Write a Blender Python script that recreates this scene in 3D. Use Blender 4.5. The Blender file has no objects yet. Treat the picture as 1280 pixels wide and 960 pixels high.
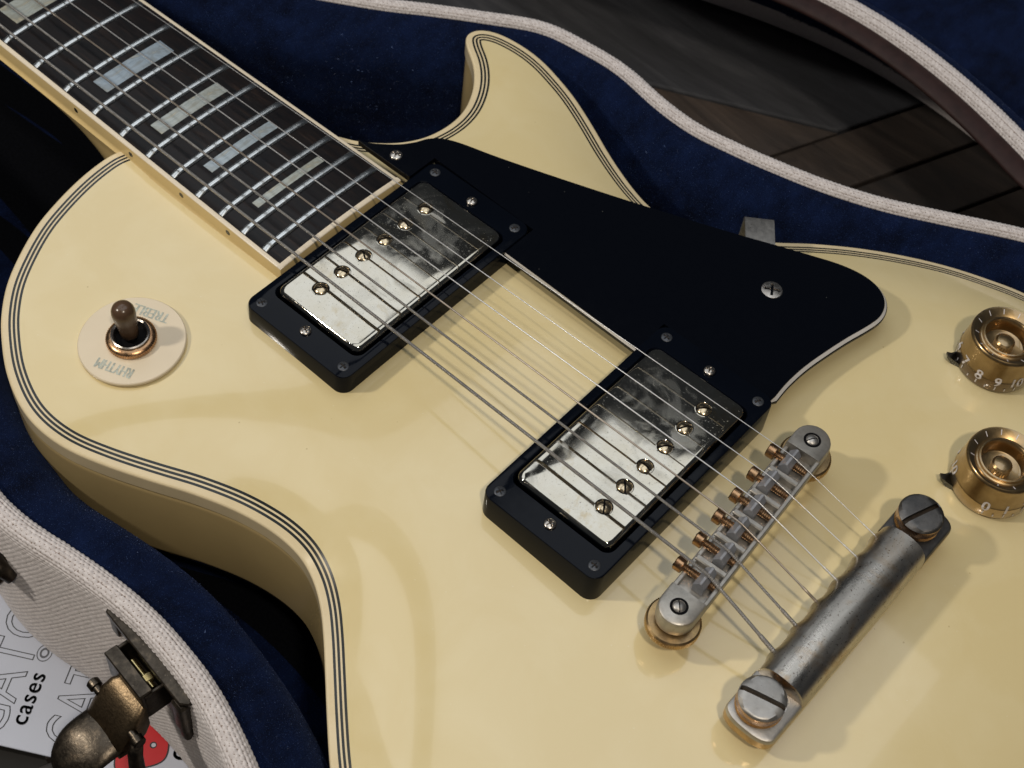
import bpy, bmesh, math, random
import numpy as np
from mathutils import Vector, Matrix
from mathutils.geometry import delaunay_2d_cdt

random.seed(7); rng = np.random.default_rng(7)
S = 0.001                                   # all code below is in millimetres
scene = bpy.context.scene
col = scene.collection

# ------------------------------------------------------------------ camera
cam_d = bpy.data.cameras.new('camera'); cam = bpy.data.objects.new('camera', cam_d); col.objects.link(cam)
Rm = [(0.74726338, 0.65876501, 0.08732758), (0.57734649, -0.57852802, -0.5761739), (-0.32904175, 0.48097192, -0.81264847)]
CP = Vector((708.4596, -245.3915, 406.8378))
cam.matrix_world = Matrix(((Rm[0][0], -Rm[1][0], -Rm[2][0], CP.x*S), (Rm[0][1], -Rm[1][1], -Rm[2][1], CP.y*S),
                           (Rm[0][2], -Rm[1][2], -Rm[2][2], CP.z*S), (0, 0, 0, 1)))
cam_d.sensor_width = 36.0; cam_d.lens = 54.51
cam_d.clip_start = 0.01; cam_d.clip_end = 50
cam_d.dof.use_dof = True; cam_d.dof.focus_distance = 0.475; cam_d.dof.aperture_fstop = 28
scene.camera = cam

# ------------------------------------------------------------------ world and lamps
world = bpy.data.worlds.new('World'); scene.world = world; world.use_nodes = True
bg = world.node_tree.nodes['Background']; bg.inputs[0].default_value = (0.80, 0.88, 1.0, 1); bg.inputs[1].default_value = 0.035

def lamp(name, loc, target, power, color, sx, sy=None, shape='DISK'):
    d = bpy.data.lights.new(name, 'AREA'); d.energy = power; d.color = color; d.shape = shape; d.size = sx
    if sy: d.size_y = sy
    o = bpy.data.objects.new(name, d); col.objects.link(o); o.location = loc
    o.rotation_euler = (Vector(target) - Vector(loc)).to_track_quat('-Z', 'Y').to_euler(); return o
T0 = Vector((0.56, 0.0, 0.0))
lamp('spot_lamp_neck_side', T0 + 1.25*Vector((-0.52, -0.53, 0.67)), T0, 5.4, (1.0, 0.92, 0.80), 0.075)
lamp('spot_lamp_tail_side', T0 + 1.30*Vector((0.37, -0.30, 0.88)), T0, 5.2, (1.0, 0.88, 0.72), 0.075)
lamp('ceiling_panel_neck', (-0.59, 0.21, 1.5), (-0.59, 0.21, 0), 4.9, (0.92, 0.96, 1.0), 0.82, 1.48, 'RECTANGLE')
lamp('ceiling_panel_tail', (0.44, 0.21, 1.5), (0.44, 0.21, 0), 5.5, (0.92, 0.96, 1.0), 0.92, 1.48, 'RECTANGLE')

scene.view_settings.view_transform = 'Standard'; scene.view_settings.look = 'None'
scene.cycles.use_denoising = True
scene.view_settings.exposure = 0.0; scene.view_settings.gamma = 1.0

# ------------------------------------------------------------------ materials
class NT:
    def __init__(s, name):
        s.m = bpy.data.materials.new(name); s.m.use_nodes = True; s.t = s.m.node_tree
        s.b = s.t.nodes['Principled BSDF']; s.tc = None
    def n(s, typ, **kw):
        nd = s.t.nodes.new(typ)
        for k, v in kw.items():
            if k.startswith('i_'):
                key = k[2:]; key = int(key) if key.isdigit() else key.replace('_', ' ')
                nd.inputs[key].default_value = v
            else: setattr(nd, k, v)
        return nd
    def l(s, a, b): s.t.links.new(a, b)
    def obj(s):
        if not s.tc: s.tc = s.n('ShaderNodeTexCoord')
        return s.tc.outputs['Object']
    def noise(s, scale, detail=3, rough=.55, stretch=None, dist=0.0):
        nd = s.n('ShaderNodeTexNoise', i_Scale=scale, i_Detail=detail, i_Roughness=rough, i_Distortion=dist)
        if stretch:
            mp = s.n('ShaderNodeMapping'); mp.inputs['Scale'].default_value = stretch; s.l(s.obj(), mp.inputs[0]); s.l(mp.outputs[0], nd.inputs['Vector'])
        else: s.l(s.obj(), nd.inputs['Vector'])
        return nd.outputs[0]
    def ramp(s, fac, stops, interp='LINEAR'):
        r = s.n('ShaderNodeValToRGB'); e = r.color_ramp.elements; r.color_ramp.interpolation = interp
        while len(e) < len(stops): e.new(0.5)
        for k, (p, c) in enumerate(stops):
            e[k].position = p; e[k].color = c if len(c) == 4 else (*c, 1)
        s.l(fac, r.inputs[0]); return r.outputs[0]
    def mix(s, fac, a, b, blend='MIX'):
        m = s.n('ShaderNodeMix', data_type='RGBA', blend_type=blend)
        if isinstance(fac, (int, float)): m.inputs[0].default_value = fac
        else: s.l(fac, m.inputs[0])
        for q, v in ((6, a), (7, b)):
            if isinstance(v, tuple): m.inputs[q].default_value = v if len(v) == 4 else (*v, 1)
            else: s.l(v, m.inputs[q])
        return m.outputs[2]
    def set(s, **kw):
        for k, v in kw.items():
            i = s.b.inputs[k.replace('_', ' ')]
            if isinstance(v, (int, float)): i.default_value = v
            elif isinstance(v, tuple): i.default_value = v if len(v) == 4 or len(v) == 1 else (*v, 1)
            else: s.l(v, i)
        return s
    def bump(s, h, strength=.3, dist=.0005):
        b = s.n('ShaderNodeBump'); b.inputs['Strength'].default_value = strength; b.inputs['Distance'].default_value = dist
        s.l(h, b.inputs['Height']); s.l(b.outputs[0], s.b.inputs['Normal']); return s

def R3(v): return (v, v, v)
M = {}
def plastic(name, c, rough, spec=.5, var=.06, nscale=60, brough=.0):
    t = NT(name); nz = t.noise(nscale, 4)
    lo = tuple(x*(1-var) for x in c); hi = tuple(min(1, x*(1+var)) for x in c)
    t.set(Base_Color=t.ramp(nz, [(.3, lo), (.7, hi)]), Specular_IOR_Level=spec)
    n2 = t.noise(nscale*6, 3)
    t.set(Roughness=t.ramp(n2, [(.3, R3(max(.02, rough-brough))), (.75, R3(rough+brough+.02))]))
    M[name] = t.m; return t

# aged cream lacquer
t = NT('cream_lacquer')
big = t.noise(7, 3, .5); mid = t.noise(38, 4, .6, dist=.6)
c = t.mix(big, (.70, .572, .295), (.755, .645, .372))
c = t.mix(t.ramp(mid, [(.42, R3(0)), (.72, R3(.45))]), c, (.79, .69, .43))
spk = t.n('ShaderNodeTexVoronoi', i_Scale=95.0); t.l(t.obj(), spk.inputs['Vector'])
c = t.mix(t.ramp(spk.outputs['Distance'], [(.022, R3(.55)), (.034, R3(0))]), c, (.42, .30, .13))
dst = t.n('ShaderNodeTexVoronoi', i_Scale=210.0); t.l(t.obj(), dst.inputs['Vector'])
c = t.mix(t.ramp(dst.outputs['Distance'], [(.020, R3(.6)), (.034, R3(0))]), c, (.88, .84, .72))
hair = t.ramp(t.noise(420, 2, .5, (1, .05, 1), .6), [(.70, R3(0)), (.73, R3(1))])
t.set(Base_Color=c, Specular_IOR_Level=.5, Roughness=t.ramp(t.noise(150, 4), [(.3, R3(.10)), (.8, R3(.17))]), Coat_Weight=.6, Coat_Roughness=t.mix(hair, R3(.03), R3(.14)))
t.bump(t.noise(14, 2, .4), .30, .0022); M['cream'] = t.m
plastic('cream_binding', (.74, .62, .40), .14, var=.05, nscale=80)
plastic('side_amber', (.66, .50, .235), .14, var=.06, nscale=50)
plastic('side_lacquer', (.52, .395, .19), .12, var=.08, nscale=25)  # browner than the top; body sides tinted down partly for shade
plastic('board_binding', (.76, .67, .53), .22, var=.05)
plastic('black_ply', (.010, .014, .014), .2)
plastic('white_ply', (.72, .70, .68), .3)
plastic('switch_plate', (.74, .64, .48), .28, var=.04, nscale=40)
plastic('switch_tip', (.085, .050, .030), .22, var=.15, nscale=120)
plastic('brown_leather', (.026, .0125, .0115), .55, spec=.22, var=.25, nscale=200)
plastic('black_gap', (.004, .004, .005), .7, spec=.1)
plastic('slot_dark', (.030, .021, .014), .6, spec=.2, var=.3, nscale=700)  # dark brown colour for the floors of screw slots and crosses
plastic('fret_gap', (.012, .012, .012), .5)
plastic('dial_print', (.66, .62, .62), .4, var=.08, nscale=500)
plastic('foil_print', (.46, .47, .39), .35, var=.35, nscale=900)
M['foil_print'].node_tree.nodes['Principled BSDF'].inputs['Metallic'].default_value = .5
plastic('print_black', (.03, .032, .035), .5)
plastic('print_grey', (.10, .105, .12), .5)
plastic('print_red', (.52, .03, .035), .4)
plastic('card_white', (.50, .53, .62), .38, var=.03, nscale=30)
t = plastic('black_plastic', (.0018, .0026, .0052), .085, spec=.34, var=.1, brough=.02)
v = t.n('ShaderNodeTexVoronoi', i_Scale=160.0); t.l(t.obj(), v.inputs['Vector'])
t.set(Base_Color=t.ramp(v.outputs['Distance'], [(.018, R3(.10)), (.03, (.0018, .0026, .0052))]))
t = plastic('ring_plastic', (.0025, .0038, .0075), .10, spec=.13, var=.1, brough=.03)
# ebony board
t = NT('ebony'); g = t.noise(60, 5, .65, (1, 9, 6), .4)
t.set(Base_Color=t.ramp(g, [(.35, (.0035, .004, .0055)), (.58, (.011, .0080, .0078)), (.74, (.028, .0175, .0135))]), Roughness=.30, Specular_IOR_Level=.24)
t.bump(g, .22, .0002); M['ebony'] = t.m
# pearl
t = NT('pearl'); g = t.noise(130, 5, .6, (1, .45, 1), 1.6); h = t.noise(45, 2, .5)
c = t.ramp(g, [(.28, (.26, .32, .38)), (.45, (.46, .54, .62)), (.55, (.36, .40, .43)), (.68, (.66, .64, .56)), (.85, (.76, .81, .86))])
oi = t.n('ShaderNodeObjectInfo')
tint = t.ramp(oi.outputs['Random'], [(.0, (.62, .70, .80)), (.5, (.80, .80, .76)), (1.0, (.86, .80, .66))])
c = t.mix(1.0, c, tint, 'MULTIPLY')
t.set(Base_Color=c, Roughness=.20, Specular_IOR_Level=.7, Metallic=.15); M['pearl'] = t.m

def metal(name, stops, rough=(.2, .4), nscale=120, bump=.0, bscale=900, spots=None, metallic=1.0, detail=6):
    t = NT(name); nz = t.noise(nscale, detail, .62)
    c = t.ramp(nz, stops)
    if spots:
        sp = t.noise(spots[0], 4, .7); c = t.mix(t.ramp(sp, [(spots[1], R3(0)), (spots[1]+.08, R3(1))]), c, spots[2])
    t.set(Base_Color=c, Metallic=metallic, Roughness=t.ramp(t.noise(nscale*2.7, 5, .65), [(.32, R3(rough[0])), (.72, R3(rough[1]))]))
    if bump: t.bump(t.noise(bscale, 3), bump, .0001)
    M[name] = t.m; return t
t = NT('nickel_cover')
base = t.ramp(t.noise(90, 5, .6), [(.3, (.49, .45, .365)), (.55, (.53, .50, .43)), (.78, (.42, .37, .28))])
pit = t.ramp(t.noise(1500, 3, .7), [(.66, R3(0)), (.74, R3(1))])
zone = t.ramp(t.noise(75, 3, .6, dist=.8), [(.48, R3(0)), (.60, R3(1))])
scr = t.ramp(t.noise(260, 3, .5, (.12, 1, 1), .4), [(.66, R3(0)), (.71, R3(1))])
pm = t.mix(1.0, pit, zone, 'MULTIPLY')
c = t.mix(pm, base, (.12, .085, .05)); c = t.mix(t.mix(1.0, scr, zone, 'MULTIPLY'), c, (.62, .58, .50))
blot = t.ramp(t.noise(34, 5, .7, dist=1.2), [(.56, R3(0)), (.66, R3(.7))]); c = t.mix(blot, c, (.43, .35, .22))
rr = t.mix(zone, R3(.045), R3(.13)); rr = t.mix(pm, rr, R3(.5)); rr = t.mix(t.mix(1.0, scr, zone, 'MULTIPLY'), rr, R3(.38))
t.set(Base_Color=c, Metallic=1.0, Roughness=rr); t.bump(t.mix(.5, t.noise(12, 2), pit), .12, .0003); M['nickel_cover'] = t.m
metal('pole_metal', [(.3, (.55, .42, .26)), (.6, (.66, .55, .38)), (.8, (.36, .25, .14))], (.13, .3), 500)
metal('fret_wire', [(.3, (.58, .60, .60)), (.7, (.68, .70, .70))], (.22, .30), 90)
metal('string_plain', [(.3, (.62, .62, .63)), (.7, (.76, .76, .77))], (.28, .4), 300, metallic=.6)
t = metal('string_wound', [(.3, (.48, .46, .44)), (.6, (.62, .60, .58)), (.8, (.44, .41, .37))], (.3, .42), 250, metallic=.6)
w = t.n('ShaderNodeTexWave', i_Scale=520.0); w.bands_direction = 'X'; t.l(t.obj(), w.inputs['Vector']); t.bump(w.outputs[1], 1.0, .0005)
metal('string_tarnished', [(.3, (.34, .28, .23)), (.7, (.48, .42, .36))], (.3, .4), 250, metallic=.6)
t = NT('pewter')
g = t.noise(30, 4, .6, (1, .5, 1), 1.5)
c = t.ramp(g, [(.30, (.37, .345, .31)), (.48, (.58, .545, .49)), (.60, (.46, .43, .385)), (.75, (.69, .64, .56))])
pit = t.ramp(t.noise(1300, 3, .7), [(.60, R3(0)), (.68, R3(1))]); c = t.mix(pit, c, (.11, .08, .055))
br = t.ramp(t.noise(55, 5, .7, dist=.8), [(.50, R3(0)), (.68, R3(.8))]); c = t.mix(br, c, (.44, .30, .165))
t.set(Base_Color=c, Metallic=1.0, Roughness=t.ramp(t.noise(48, 4, .6, (1, .5, 1), 1.0), [(.35, R3(.22)), (.65, R3(.46))])); t.bump(t.noise(1500, 2), .22, .0001); M['pewter'] = t.m
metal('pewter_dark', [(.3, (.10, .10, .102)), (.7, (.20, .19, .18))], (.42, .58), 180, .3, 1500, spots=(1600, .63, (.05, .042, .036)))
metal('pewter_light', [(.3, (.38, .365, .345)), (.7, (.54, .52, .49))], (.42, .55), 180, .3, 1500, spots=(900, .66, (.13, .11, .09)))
metal('saddle_grey', [(.3, (.26, .27, .30)), (.7, (.38, .39, .42))], (.4, .55), 300, .2, 1500, metallic=.45)
metal('bridge_metal', [(.3, (.26, .25, .23)), (.55, (.42, .40, .365)), (.8, (.32, .27, .21))], (.32, .48), 160, .2, 1500, metallic=.7)
metal('copper_worn', [(.3, (.36, .20, .11)), (.55, (.50, .31, .17)), (.8, (.22, .135, .085))], (.22, .38), 350, .2, 1500)
metal('gold_worn', [(.3, (.62, .43, .19)), (.55, (.42, .29, .15)), (.8, (.24, .155, .08))], (.28, .44), 260, .15, 1200)
metal('screw_nickel', [(.3, (.42, .38, .34)), (.7, (.60, .56, .51))], (.2, .35), 400)
metal('screw_black', [(.3, (.045, .05, .06)), (.7, (.085, .09, .10))], (.3, .45), 400, metallic=.6)
metal('bronze', [(.3, (.042, .035, .028)), (.55, (.080, .067, .053)), (.72, (.15, .118, .086))], (.30, .46), 330, .6, 1000, spots=(700, .62, (.18, .15, .115)))
metal('bronze_gold', [(.3, (.12, .086, .052)), (.55, (.20, .145, .088)), (.8, (.085, .065, .043))], (.34, .48), 700, .9, 1400)
metal('pointer_metal', [(.3, (.06, .06, .058)), (.7, (.13, .13, .125))], (.25, .4), 300)
metal('brass', [(.3, (.75, .58, .25)), (.7, (.85, .70, .36))], (.2, .3), 400)
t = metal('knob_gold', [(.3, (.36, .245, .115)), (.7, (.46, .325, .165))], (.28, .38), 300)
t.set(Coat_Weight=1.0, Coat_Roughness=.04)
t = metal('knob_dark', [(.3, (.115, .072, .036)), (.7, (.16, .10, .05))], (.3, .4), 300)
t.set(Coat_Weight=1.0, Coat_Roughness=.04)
# plush
t = NT('plush'); fine = t.noise(2600, 2, .6); pat = t.mix(.45, t.noise(40, 4, .6, dist=.5), t.noise(170, 4, .65, (1, .4, 1)))
c = t.mix(t.ramp(pat, [(.36, R3(0)), (.66, R3(1))]), (.0012, .0027, .0105), (.0048, .0120, .048))
c = t.mix(t.ramp(fine, [(.60, R3(0)), (.72, R3(.75))]), c, (.022, .046, .14))  # brighter blue specks painted in as the sparkle of lit fibres
t.set(Base_Color=c, Roughness=.9, Specular_IOR_Level=.08, Sheen_Weight=.10, Sheen_Roughness=.35, Sheen_Tint=(.18, .30, .75, 1))
hh = t.mix(.5, fine, pat); t.bump(hh, .7, .0012); M['plush'] = t.m
t = NT('pile_fibre'); t.set(Base_Color=t.ramp(t.noise(45, 4, .62, dist=.9), [(.36, (.0018, .0040, .015)), (.66, (.0068, .0170, .067))]), Roughness=.55, Specular_IOR_Level=.25); M['fibre'] = t.m
t = NT('fibre_glint'); t.set(Base_Color=(.10, .16, .34), Roughness=.35, Specular_IOR_Level=.5); M['fibre_glint'] = t.m  # brighter colour painted on a few fibres as their sparkle
t = NT('base_shade'); t.set(Base_Color=t.ramp(t.noise(900, 4), [(.3, (.0015, .0017, .0026)), (.7, (.004, .0045, .0065))]), Roughness=.95, Specular_IOR_Level=.05); M['base_shade'] = t.m  # near-black colour stands in for deep shade on the case floor
# linen
t = NT('linen_woven'); nz = t.noise(700, 4, .65); at = t.n('ShaderNodeAttribute', attribute_name='gap_shade')
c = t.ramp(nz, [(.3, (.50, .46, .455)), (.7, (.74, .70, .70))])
t.set(Base_Color=t.mix(t.ramp(at.outputs['Fac'], [(.25, R3(0)), (.62, R3(1))]), (.20, .150, .125), c), Roughness=.85, Specular_IOR_Level=.2, Sheen_Weight=.1)  # brown put into the low gaps for shade and darker weft
M['linen_woven'] = t.m
t = NT('linen'); nz = t.noise(700, 4, .65); n2 = t.noise(40, 3)
c = t.ramp(nz, [(.3, (.45, .39, .375)), (.6, (.60, .55, .54)), (.8, (.68, .63, .62))])
t.set(Base_Color=t.mix(n2, c, (.56, .515, .51)), Roughness=.85, Specular_IOR_Level=.2, Sheen_Weight=.1)
t.bump(t.noise(3000, 2), .4, .0002); M['linen'] = t.m
# floor wood
def wood(name, a, b, cc, rough, rot):
    t = NT(name); mp = t.n('ShaderNodeMapping'); mp.inputs['Rotation'].default_value = (0, 0, -rot); mp.inputs['Scale'].default_value = (.22, 1.6, 1)
    t.l(t.obj(), mp.inputs[0]); nd = t.n('ShaderNodeTexNoise', i_Scale=42.0, i_Detail=7.0, i_Roughness=.66, i_Distortion=1.2); t.l(mp.outputs[0], nd.inputs['Vector'])
    oi = t.n('ShaderNodeObjectInfo')
    c = t.ramp(nd.outputs[0], [(.32, a), (.55, b), (.75, cc)])
    c = t.mix(t.ramp(t.noise(16, 5, .6), [(.35, R3(0)), (.7, R3(.6))]), c, (.030, .031, .034))
    hs = t.n('ShaderNodeHueSaturation'); mr = t.n('ShaderNodeMapRange'); mr.inputs[3].default_value = .75; mr.inputs[4].default_value = 1.3
    t.l(oi.outputs['Random'], mr.inputs[0]); t.l(mr.outputs[0], hs.inputs['Value']); t.l(c, hs.inputs['Color'])
    t.set(Base_Color=hs.outputs[0], Roughness=rough); t.bump(nd.outputs[0], .5, .001); M[name] = t.m
wood('wood_brown', (.026, .018, .014), (.068, .050, .040), (.12, .090, .072), .62, math.radians(26.6))
wood('wood_dark', (.014, .011, .010), (.040, .030, .025), (.080, .060, .047), .62, math.radians(69))
wood('wood_slate', (.024, .0255, .030), (.046, .048, .056), (.078, .080, .088), .55, math.radians(26.6))
plastic('ground_dark', (.008, .007, .006), .8)

# ------------------------------------------------------------------ object helpers
WO = {}
def mk(name, verts, faces, mats, parent=None, origin=(0, 0, 0), smooth=True, fm=None, me=None, rot=None):
    o3 = Vector(origin)
    if me is None:
        me = bpy.data.meshes.new(name)
        V = np.asarray(verts, float)
        if isinstance(faces, np.ndarray):
            nf, k = faces.shape
            me.vertices.add(len(V)); me.vertices.foreach_set('co', ((V - np.array(origin))*S).ravel())
            me.loops.add(nf*k); me.loops.foreach_set('vertex_index', faces.ravel().astype(np.int32))
            me.polygons.add(nf); me.polygons.foreach_set('loop_start', np.arange(0, nf*k, k, dtype=np.int32))
            me.update(calc_edges=True)
        else:
            me.from_pydata(((V - np.array(origin))*S).tolist(), [], faces); me.update()
        for m in (mats if isinstance(mats, (list, tuple)) else [mats]): me.materials.append(M[m])
        if fm is not None: me.polygons.foreach_set('material_index', np.asarray(fm, np.int32))
        me.polygons.foreach_set('use_smooth', np.full(len(me.polygons), bool(smooth)))
        if smooth and smooth != 'all':
            try: me.set_sharp_from_angle(angle=math.radians(smooth if smooth is not True else 38))
            except Exception: pass
    ob = bpy.data.objects.new(name, me); col.objects.link(ob)
    place(ob, parent, o3, rot); return ob
def place(ob, parent, o3, rot=None):
    o3 = Vector(o3); WO[ob.name] = o3; base = Vector((0, 0, 0))
    if parent is not None: ob.parent = parent; base = WO[parent.name]
    ob.location = (o3 - base)*S
    if rot is not None: ob.rotation_euler = rot
def empty(name, origin, parent=None):
    ob = bpy.data.objects.new(name, None); col.objects.link(ob); ob.empty_display_size = .02; place(ob, parent, origin); return ob
def tag(o, label=None, cat=None, group=None, kind=None):
    for k, v in (('label', label), ('category', cat), ('group', group), ('kind', kind)):
        if v: o[k] = v
class MB:
    """collects pieces (each with a material number) into one mesh"""
    def __init__(s): s.v = []; s.f = []; s.m = []
    def add(s, v, f, m=0):
        n = len(s.v); s.v += [tuple(map(float, q)) for q in v]; s.f += [tuple(int(i)+n for i in q) for q in f]; s.m += list(m) if isinstance(m, list) else [m]*len(f)
    def build(s, name, mats, parent=None, origin=(0, 0, 0), smooth=True, **kw): return mk(name, s.v, s.f, mats, parent, origin, smooth, s.m, **kw)
def loft(loops, closed=True, cap0=False, cap1=False):
    n = len(loops[0]); v = [p for L in loops for p in L]; f = []
    for a in range(len(loops)-1):
        for i in range(n if closed else n-1):
            j = (i+1) % n; f.append((a*n+i, a*n+j, (a+1)*n+j, (a+1)*n+i))
    if cap0: f.append(tuple(range(n))[::-1])
    if cap1: f.append(tuple((len(loops)-1)*n+i for i in range(n)))
    return v, f
def circle(r, z, n=32, c=(0, 0), ph=0): return [(c[0]+r*math.cos(ph+2*math.pi*i/n), c[1]+r*math.sin(ph+2*math.pi*i/n), z) for i in range(n)]
def lathe(prof, n=32, c=(0, 0), cap0=False, cap1=True): return loft([circle(r, z, n, c) for r, z in prof], True, cap0, cap1)
def rrect(w, h, r, z, n=6, c=(0, 0)):
    o = []
    for k, (sx, sy) in enumerate(((1, 1), (-1, 1), (-1, -1), (1, -1))):
        for i in range(n+1):
            a = math.pi/2*(k + i/n); o.append((c[0]+sx*(w/2-r)+r*math.cos(a), c[1]+sy*(h/2-r)+r*math.sin(a), z))
    return o
def box(x0, x1, y0, y1, z0, z1, b=.25):
    cx, cy, w, h = (x0+x1)/2, (y0+y1)/2, x1-x0, y1-y0
    b = min(b, w*.4, h*.4, (z1-z0)*.4)
    return loft([rrect(w-2*b, h-2*b, b*.6, z0, 2, (cx, cy)), rrect(w, h, b, z0+b, 2, (cx, cy)), rrect(w, h, b, z1-b, 2, (cx, cy)), rrect(w-2*b, h-2*b, b*.6, z1, 2, (cx, cy))], True, True, True)
def tube(path, r, n=8, cap=True):
    P = [Vector(p) for p in path]; loops = []; up = None
    for i, p in enumerate(P):
        d = (P[min(i+1, len(P)-1)] - P[max(i-1, 0)]).normalized()
        if up is None: up = d.orthogonal().normalized()
        up = (up - d*up.dot(d)).normalized(); s = d.cross(up); rr = r[i] if isinstance(r, (list, tuple)) else r
        loops.append([tuple(p + (up*math.cos(2*math.pi*k/n) + s*math.sin(2*math.pi*k/n))*rr) for k in range(n)])
    return loft(loops, True, cap, cap)
def xf(v, mat): return [tuple(mat @ Vector(q)) for q in v]
def frame(o, ex, ey, ez=None):
    ex = Vector(ex).normalized(); ey = Vector(ey); ey = (ey - ex*ey.dot(ex)).normalized(); ez = ex.cross(ey)
    return Matrix(((ex.x, ey.x, ez.x, o[0]), (ex.y, ey.y, ez.y, o[1]), (ex.z, ey.z, ez.z, o[2]), (0, 0, 0, 1)))
HEADM = []
def head(R, H, kind='slot', dome=.5, w=.45, dep=.6, n=30, m=14, ang=0.0, mat=0, base=0.0):
    """screw head on a fine grid so the slot or cross is a real recess"""
    if kind == 'slot':
        xs = sorted(set([-R*math.cos(math.pi*i/n) for i in range(n+1)] + [-w-.02, -w+.02, w-.02, w+.02]))
    else: xs = [-R*math.cos(math.pi*i/n) for i in range(n+1)]
    v = []; f = []; low = set()
    for x in xs:
        yy = math.sqrt(max(0, R*R-x*x))
        for j in range(m+1):
            y = yy*(-1+2*j/m) if kind == 'slot' else yy*math.sin(math.pi/2*(-1+2*j/m))
            rr = (x*x+y*y)/(R*R); z = H + dome*(1-rr) - (.12*R*max(0, (rr-.8)/.2)**2)
            if kind == 'slot':
                if abs(x) < w: z -= dep; low.add(len(v))
            elif kind == 'cross':
                L = R*.62
                if (abs(x) < w and abs(y) < L) or (abs(y) < w and abs(x) < L): z -= dep; low.add(len(v))
            v.append((x, y, z))
    k = m+1
    for i in range(len(xs)-1):
        for j in range(m): f.append((i*k+j, (i+1)*k+j, (i+1)*k+j+1, i*k+j+1))
    sk, sf = loft([circle(R*.96, base, 28), circle(R, base+.1, 28), circle(R, H-.10*R, 28)], True)
    c, s = math.cos(ang), math.sin(ang)
    v = [(a*c-b*s, a*s+b*c, z) for a, b, z in v]
    HEADM[:] = [1 if sum(q in low for q in ff) >= 3 else 0 for ff in f] + [0]*len(sf)
    nn = len(v); v += sk; f += [tuple(q+nn for q in ff) for ff in sf]
    return v, f
def resample(P, step, closed=True, smooth=0.0):
    P = np.asarray(P, float)
    if closed: P = np.vstack([P, P[:1]])
    # centripetal-like Catmull-Rom through the points, then even spacing
    n = len(P); out = []
    for i in range(n-1):
        p1, p2 = P[i], P[i+1]
        p0 = P[i-1] if i > 0 else (P[-2] if closed else 2*p1-p2)
        p3 = P[i+2] if i+2 < n else (P[1] if closed else 2*p2-p1)
        d = np.linalg.norm(p2-p1)
        m1 = (p2-p0)/max(1e-6, np.linalg.norm(p2-p1)+np.linalg.norm(p1-p0))*d; m2 = (p3-p1)/max(1e-6, np.linalg.norm(p3-p2)+d)*d
        for t in np.linspace(0, 1, 12, endpoint=False):
            out.append((2*t**3-3*t*t+1)*p1+(t**3-2*t*t+t)*m1+(-2*t**3+3*t*t)*p2+(t**3-t*t)*m2)
    out.append(P[-1]); Q = np.array(out)
    s = np.r_[0, np.cumsum(np.linalg.norm(np.diff(Q, axis=0), axis=1))]
    k = max(8, int(round(s[-1]/step))); tt = np.linspace(0, s[-1], k, endpoint=not closed)
    Q = np.c_[tuple(np.interp(tt, s, Q[:, a]) for a in range(Q.shape[1]))]
    if smooth:
        st = s[-1]/k; r = int(3*smooth/st)+1; w = np.exp(-.5*(np.arange(-r, r+1)*st/smooth)**2); w /= w.sum()
        if closed: Q = sum(w[a+r]*np.roll(Q, -a, 0) for a in range(-r, r+1))
        else:
            Qp = np.vstack([2*Q[0]-Q[r:0:-1], Q, 2*Q[-1]-Q[-2:-r-2:-1]]); Q = sum(w[a]*Qp[a:a+len(Q)] for a in range(2*r+1))
    return Q
def normals2(Q, closed=True):
    """unit normals to the right of travel"""
    T = np.roll(Q, -1, 0)-np.roll(Q, 1, 0) if closed else np.gradient(Q, axis=0)
    T = T[:, :2]/np.linalg.norm(T[:, :2], axis=1)[:, None]; return np.c_[T[:, 1], -T[:, 0]]
_txt = {}
def text_mesh(s, size=1.0, outline=0.0, align='CENTER', shear=0.0, space=1.0):
    key = (s, outline, align, shear, space)
    if key not in _txt:
        cu = bpy.data.curves.new('t', 'FONT'); cu.body = s; cu.size = 1; cu.align_x = align; cu.align_y = 'BOTTOM_BASELINE'; cu.shear = shear; cu.space_character = space; cu.resolution_u = 4
        if outline: cu.fill_mode = 'NONE'; cu.bevel_depth = outline; cu.bevel_resolution = 1
        ob = bpy.data.objects.new('t', cu); col.objects.link(ob)
        dg = bpy.context.evaluated_depsgraph_get(); me = bpy.data.meshes.new_from_object(ob.evaluated_get(dg))
        _txt[key] = ([tuple(v.co) for v in me.vertices], [tuple(p.vertices) for p in me.polygons])
        bpy.data.objects.remove(ob); bpy.data.curves.remove(cu); bpy.data.meshes.remove(me)
    v, f = _txt[key]; return [(a*size, b*size, c*size) for a, b, c in v], f
for q in [str(i) for i in range(11)]: text_mesh(q)

# ------------------------------------------------------------------ floor
FZ = -97.0
gd = mk('floor', [(-6000, -6000, FZ-6), (7000, -6000, FZ-6), (7000, 7000, FZ-6), (-6000, 7000, FZ-6)], [(0, 1, 2, 3)], 'ground_dark')
tag(gd, 'dark old wooden plank floor under the case', 'floor', kind='structure')
def plank(o, d, L, W, m, th=6.0, dz=0.0):
    ex = Vector((math.cos(d), math.sin(d), 0)); ey = Vector((-ex.y, ex.x, 0)); g = .9
    lo = []
    for z, ins in ((FZ-th, 0), (FZ+dz-.9, 0), (FZ+dz-.2, .35), (FZ+dz, 1.1)):
        lo.append([tuple(Vector((o[0], o[1], z)) + ex*a + ey*b) for a, b in ((g+ins, g+ins), (L-g-ins, g+ins), (L-g-ins, W-g-ins), (g+ins, W-g-ins))])
    v, f = loft(lo, True, False, True); mk('plank', v, f, m, gd, (o[0], o[1], FZ), smooth=False)
a1, a2 = math.radians(26.6), math.radians(69)
e1 = Vector((math.cos(a1), math.sin(a1))); n1 = Vector((-e1.y, e1.x)); e2 = Vector((math.cos(a2), math.sin(a2))); n2 = Vector((e2.y, -e2.x))
J = Vector((518.0, 268.4))
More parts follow.
